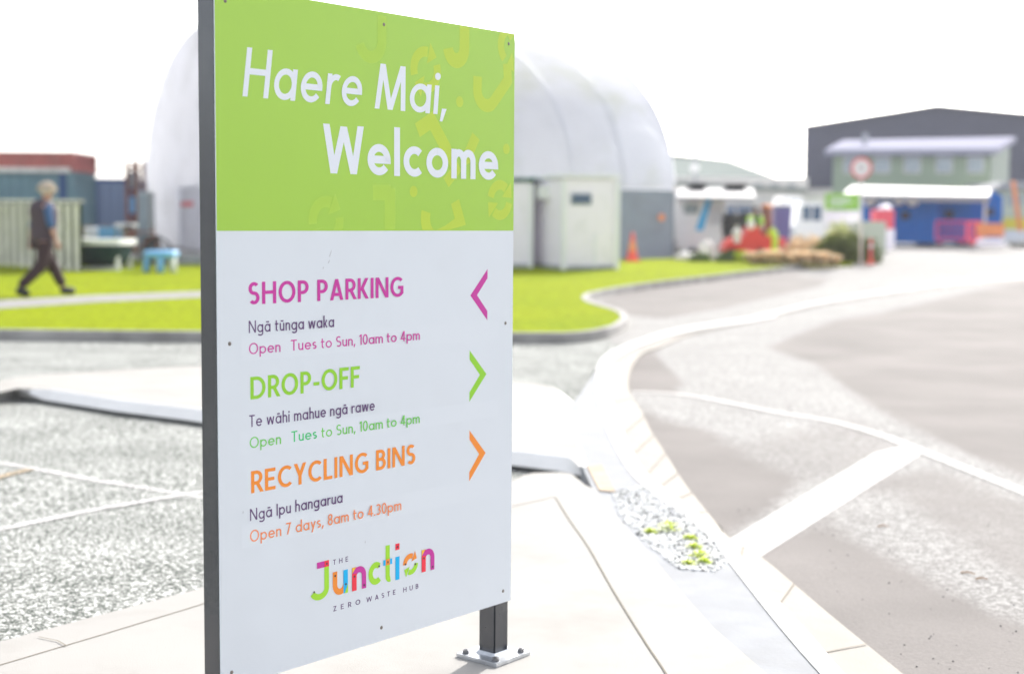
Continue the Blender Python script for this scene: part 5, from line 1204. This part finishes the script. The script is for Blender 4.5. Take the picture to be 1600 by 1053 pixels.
for k, (x, y, lab) in enumerate(((1360, 316, 'pale sack on the left end of the largest blue bin'), (1404, 314, 'round pale sack left of the middle on the largest blue bin'), (1425, 316, 'round white sack right of the middle on the largest blue bin'))):
    p = PT(x, y, 57.9); mb = MB(); mb.ell(p, (.24, .2, .18), 14, 10, jit=.04); setp(mb.build('sack', 'sack', smooth=True), lab, 'sack')
# red collection bin
Yr = 50.0; r_ = empty('collection_bin', (PT(1382, 370, Yr).x, Yr, gz(Yr)), 'pink red collection bin with a white domed top', 'bin')
blk(1367, 328, 1397, 358, Yr, .6, 'pinkred', 'body', r_)
blk(1370, 358.2, 1398, 372, Yr+.02, .55, 'cabin', 'base', r_, True)
mb = MB(); p = PT(1382, 327, Yr+.3); mb.ell(p, (.26, .28, .16)); mb.build('top', 'cabin', r_, smooth=True)
# crowd barrier, magenta
def barrier(x0, x1, y0, y1, Yk, m, label, nbar):
    a = PT(x0, y0, Yk); b = PT(x1, y1, Yk); r_ = empty('crowd_barrier', ((a.x+b.x)/2, Yk, b.z), label, 'barrier')
    mb = MB()
    for z in (a.z, b.z+.15): mb.span((a.x, Yk, z), (b.x, Yk, z), .07)
    for x in (a.x, b.x): mb.span((x, Yk, b.z+.15), (x, Yk, a.z), .07)
    mb.build('frame', m, r_)
    for k in range(nbar): x = a.x+(b.x-a.x)*(k+1)/(nbar+1); mb = MB(); mb.cyl((x, Yk, b.z+.15), (x, Yk, a.z), .015, n=8); mb.build('bar', m, r_)
    for x in (a.x+.15, b.x-.15): mb = MB(); mb.span((x, Yk-.3, b.z+.02), (x, Yk+.3, b.z+.02), .06); mb.span((x, Yk, b.z), (x, Yk, b.z+.17), .06); mb.build('foot', m, r_)
barrier(1463, 1510, 346, 380, 54.0, 'magenta', 'magenta tubular barrier in front of the middle blue bin', 8)
barrier(1512, 1531, 347, 382, 53.5, 'pinkred', 'narrow red tubular barrier between the magenta and orange ones', 5)
Yo = 52.5; a = PT(1531, 349, Yo); b = PT(1571, 384, Yo); r_ = empty('water_barrier', ((a.x+b.x)/2, Yo, b.z), 'orange over white plastic road barrier at the right', 'barrier')
blk(1532, 349, 1569, 370, Yo, .45, 'orange_br', 'upper_half', r_)
mb = MB(); extr(mb, [(0, 0), (.08, .28), (b.x-a.x-.08, .28), (b.x-a.x, 0)], Yo-.1, Yo+.55, a.x, PT(1550, 385, Yo).z); mb.build('lower_half', 'cabin', r_, bevel=.03)
# right edge cabin, post, yellow wall
Yq = 66.0; r_ = empty('hut', (PT(1600, 350, Yq).x, Yq, gz(Yq)), 'pale hut with a white curved roof cut by the right edge of the view', 'hut')
blk(1566, 293, 1680, 345, Yq, 4, 'bollard', 'wall', r_, True)
mb = MB(); q = [PT(1552, 296, Yq-.5), PT(1568, 284, Yq-.2), PT(1700, 284, Yq-.2), PT(1700, 297, Yq-.5)]; mb.add(q+[v+Vector((0, 5, 0)) for v in q], [(0, 1, 2, 3), (7, 6, 5, 4)]+[(i, (i+1) % 4, 4+(i+1) % 4, 4+i) for i in range(4)]); mb.build('roof', 'canopy', r_)
for x in (1574, 1590): blk(x, 303, x+9, 322, Yq-.04, .05, 'glass_pale', 'window', r_)
Yq = 56.0; r_ = empty('orange_post', (PT(1590, 360, Yq).x, Yq, gz(Yq)), 'tall leaning orange post at the right edge, by the pale hut', 'post')
mb = MB(); mb.span(PT(1594, 362, Yq), PT(1583, 283, Yq), .30, .08); mb.build('post', 'orange_br', r_, bevel=.01)
mb = MB(); p = PT(1594, 362, Yq); mb.box((p.x, p.y, gz(Yq)-.0), (.6, .5, .12)); mb.build('base', 'black', r_, bevel=.02)
o = simple('low_wall', 'yellow', 'low yellow painted wall behind the orange post', 'wall', lambda mb: pxbox(mb, 1570, 341, 1690, 359, 64, .3), bevel=.02)
simple('plinth', 'concrete', 'low white concrete plinth under the yellow wall', 'plinth', lambda mb: pxbox(mb, 1568, 359.5, 1690, 375, 63.9, .5, True), bevel=.01)
# boundary bits behind the yard: pale wall so that the horizon is not bare
o = simple('yard_wall', 'palewall', 'long low pale wall far behind the parked white vehicles', 'wall', lambda mb: pxbox(mb, 1000, 303, 1340, 345, 80, .3, True))
o = simple('yard_wall', 'palewall', 'low pale wall far behind the teal and blue containers', 'wall', lambda mb: pxbox(mb, -400, 322, 260, 345, 80, .3, True))
# ------------------------------------------------------------------ WEEDS, PEBBLES, LITTER IN THE CHANNEL
random.seed(21)
poly = [(955, 775), (1010, 762), (1070, 800), (1145, 880), (1120, 900), (1060, 895), (1010, 855), (970, 815)]
def inp(x, y):
    r0 = False; n = len(poly)
    for i in range(n):
        x0, y0 = poly[i]; x1, y1 = poly[(i+1) % n]
        if (y0 > y) != (y1 > y) and x < (x1-x0)*(y-y0)/(y1-y0)+x0: r0 = not r0
    return r0
for nm_, m, cnt, rr in (('channel_gravel', 'pebble', 2600, (.003, .009)), ('channel_gravel', 'darkpebble', 520, (.003, .008))):
    mb = MB(); k = 0
    while k < cnt:
        x = random.uniform(945, 1155); y = random.uniform(755, 905)
        if not inp(x, y): continue
        p = at(x, y, -.02); p.z = gz(p.y)-.005+random.uniform(-.002, .006); r0 = random.uniform(*rr); mb.ell(p, (r0*random.uniform(.7, 1.4), r0*random.uniform(.7, 1.4), r0*.7), 6, 4, jit=.15); k += 1
    setp(mb.build(nm_, m, base=(0, 0, 0)), ('pale' if m == 'pebble' else 'dark')+' loose gravel in the concrete channel', None, None, 'stuff')
for x, y, r1, lab in ((1046, 834, .055, 'largest lime green weed growing in the gravel channel'), (1016, 838, .03, 'small weed left of the largest one in the channel'), (1078, 848, .032, 'thin weed right of the largest one in the channel'), (1084, 862, .032, 'middle weed of the right hand file in the channel'), (1092, 876, .038, 'leafy weed low on the right of the channel'), (1075, 888, .03, 'nearest weed of the channel, with dark soil'), (1100, 886, .03, 'rightmost weed of the channel')):
    c = at(x, y, -.02); c = Vector((c.x, c.y, gz(c.y)-.005)); r_ = empty('weed', c, lab, 'weed', 'weeds in the channel'); mb = MB()
    for k in range(80):
        a = random.uniform(0, 6.28); q = random.uniform(.1, 1)*r1; z = random.uniform(.006, r1*.9)*(1.1-q/r1*.6); p = c+Vector((math.cos(a)*q, math.sin(a)*q, z)); u = Vector((math.cos(a), math.sin(a), random.uniform(-.2, .6)))*random.uniform(.006, .012); v = Vector((-math.sin(a), math.cos(a), random.uniform(-.3, .3)))*.005
        mb.add([p-u, p+v, p+u, p-v], [(0, 1, 2, 3)])
    mb.build('leaves', 'weed', r_); mb = MB()
    for k in range(6): a = k*1.05; mb.cyl(c, c+Vector((math.cos(a)*r1*.7, math.sin(a)*r1*.7, r1*.5)), .0016, n=5)
    mb.build('stem', 'leafmid', r_)
for x, y, L, a, lab in ((1380, 821, .055, .1, 'short brown twig lying on the asphalt'), (1513, 894, .06, -.5, 'left half of a broken twig on the asphalt'), (1534, 903, .05, -.1, 'right half of a broken twig on the asphalt')):
    c = at(x, y, RH+.012); d_ = Vector((math.cos(a), math.sin(a), 0))*L/2; mb = MB(); mb.cyl(c-d_-Z*.003, c+Z*.003, .0035, .003, 8); mb.cyl(c+Z*.003, c+d_-Z*.003, .003, .0015, 8); setp(mb.build('twig', 'twig'), lab, 'twig')
mb = MB()
for k in range(150):
    x = random.uniform(1150, 1640); y = random.uniform(740, 1060)
    if x < 1150+(y-840)*1.25+30: continue
    p = at(x, y, RH+.006); r0 = random.uniform(.001, .0032); mb.ell(p, (r0*1.3, r0, r0*.7), 6, 4, jit=.2)
setp(mb.build('road_grit', 'darkpebble', base=(0, 0, 0)), 'tiny dark stones scattered over the asphalt', None, None, 'stuff')

# ------------------------------------------------------------------ HAZE
hm = bpy.data.materials.new('haze'); hm.use_nodes = True; hn = hm.node_tree.nodes; hn.clear()
ho = hn.new('ShaderNodeOutputMaterial'); pv = hn.new('ShaderNodeVolumePrincipled'); pv.inputs['Density'].default_value = .00062; pv.inputs['Color'].default_value = (.95, .96, 1, 1); pv.inputs['Anisotropy'].default_value = .2
hm.node_tree.links.new(pv.outputs[0], ho.inputs['Volume']); M['haze'] = hm
mb = MB(); mb.box((0, 720, 5.0), (1830, 1590, 13.2)); o = mb.build('haze', 'haze'); o['kind'] = 'stuff'; o['label'] = 'bright sunlit air that fades the far yard'
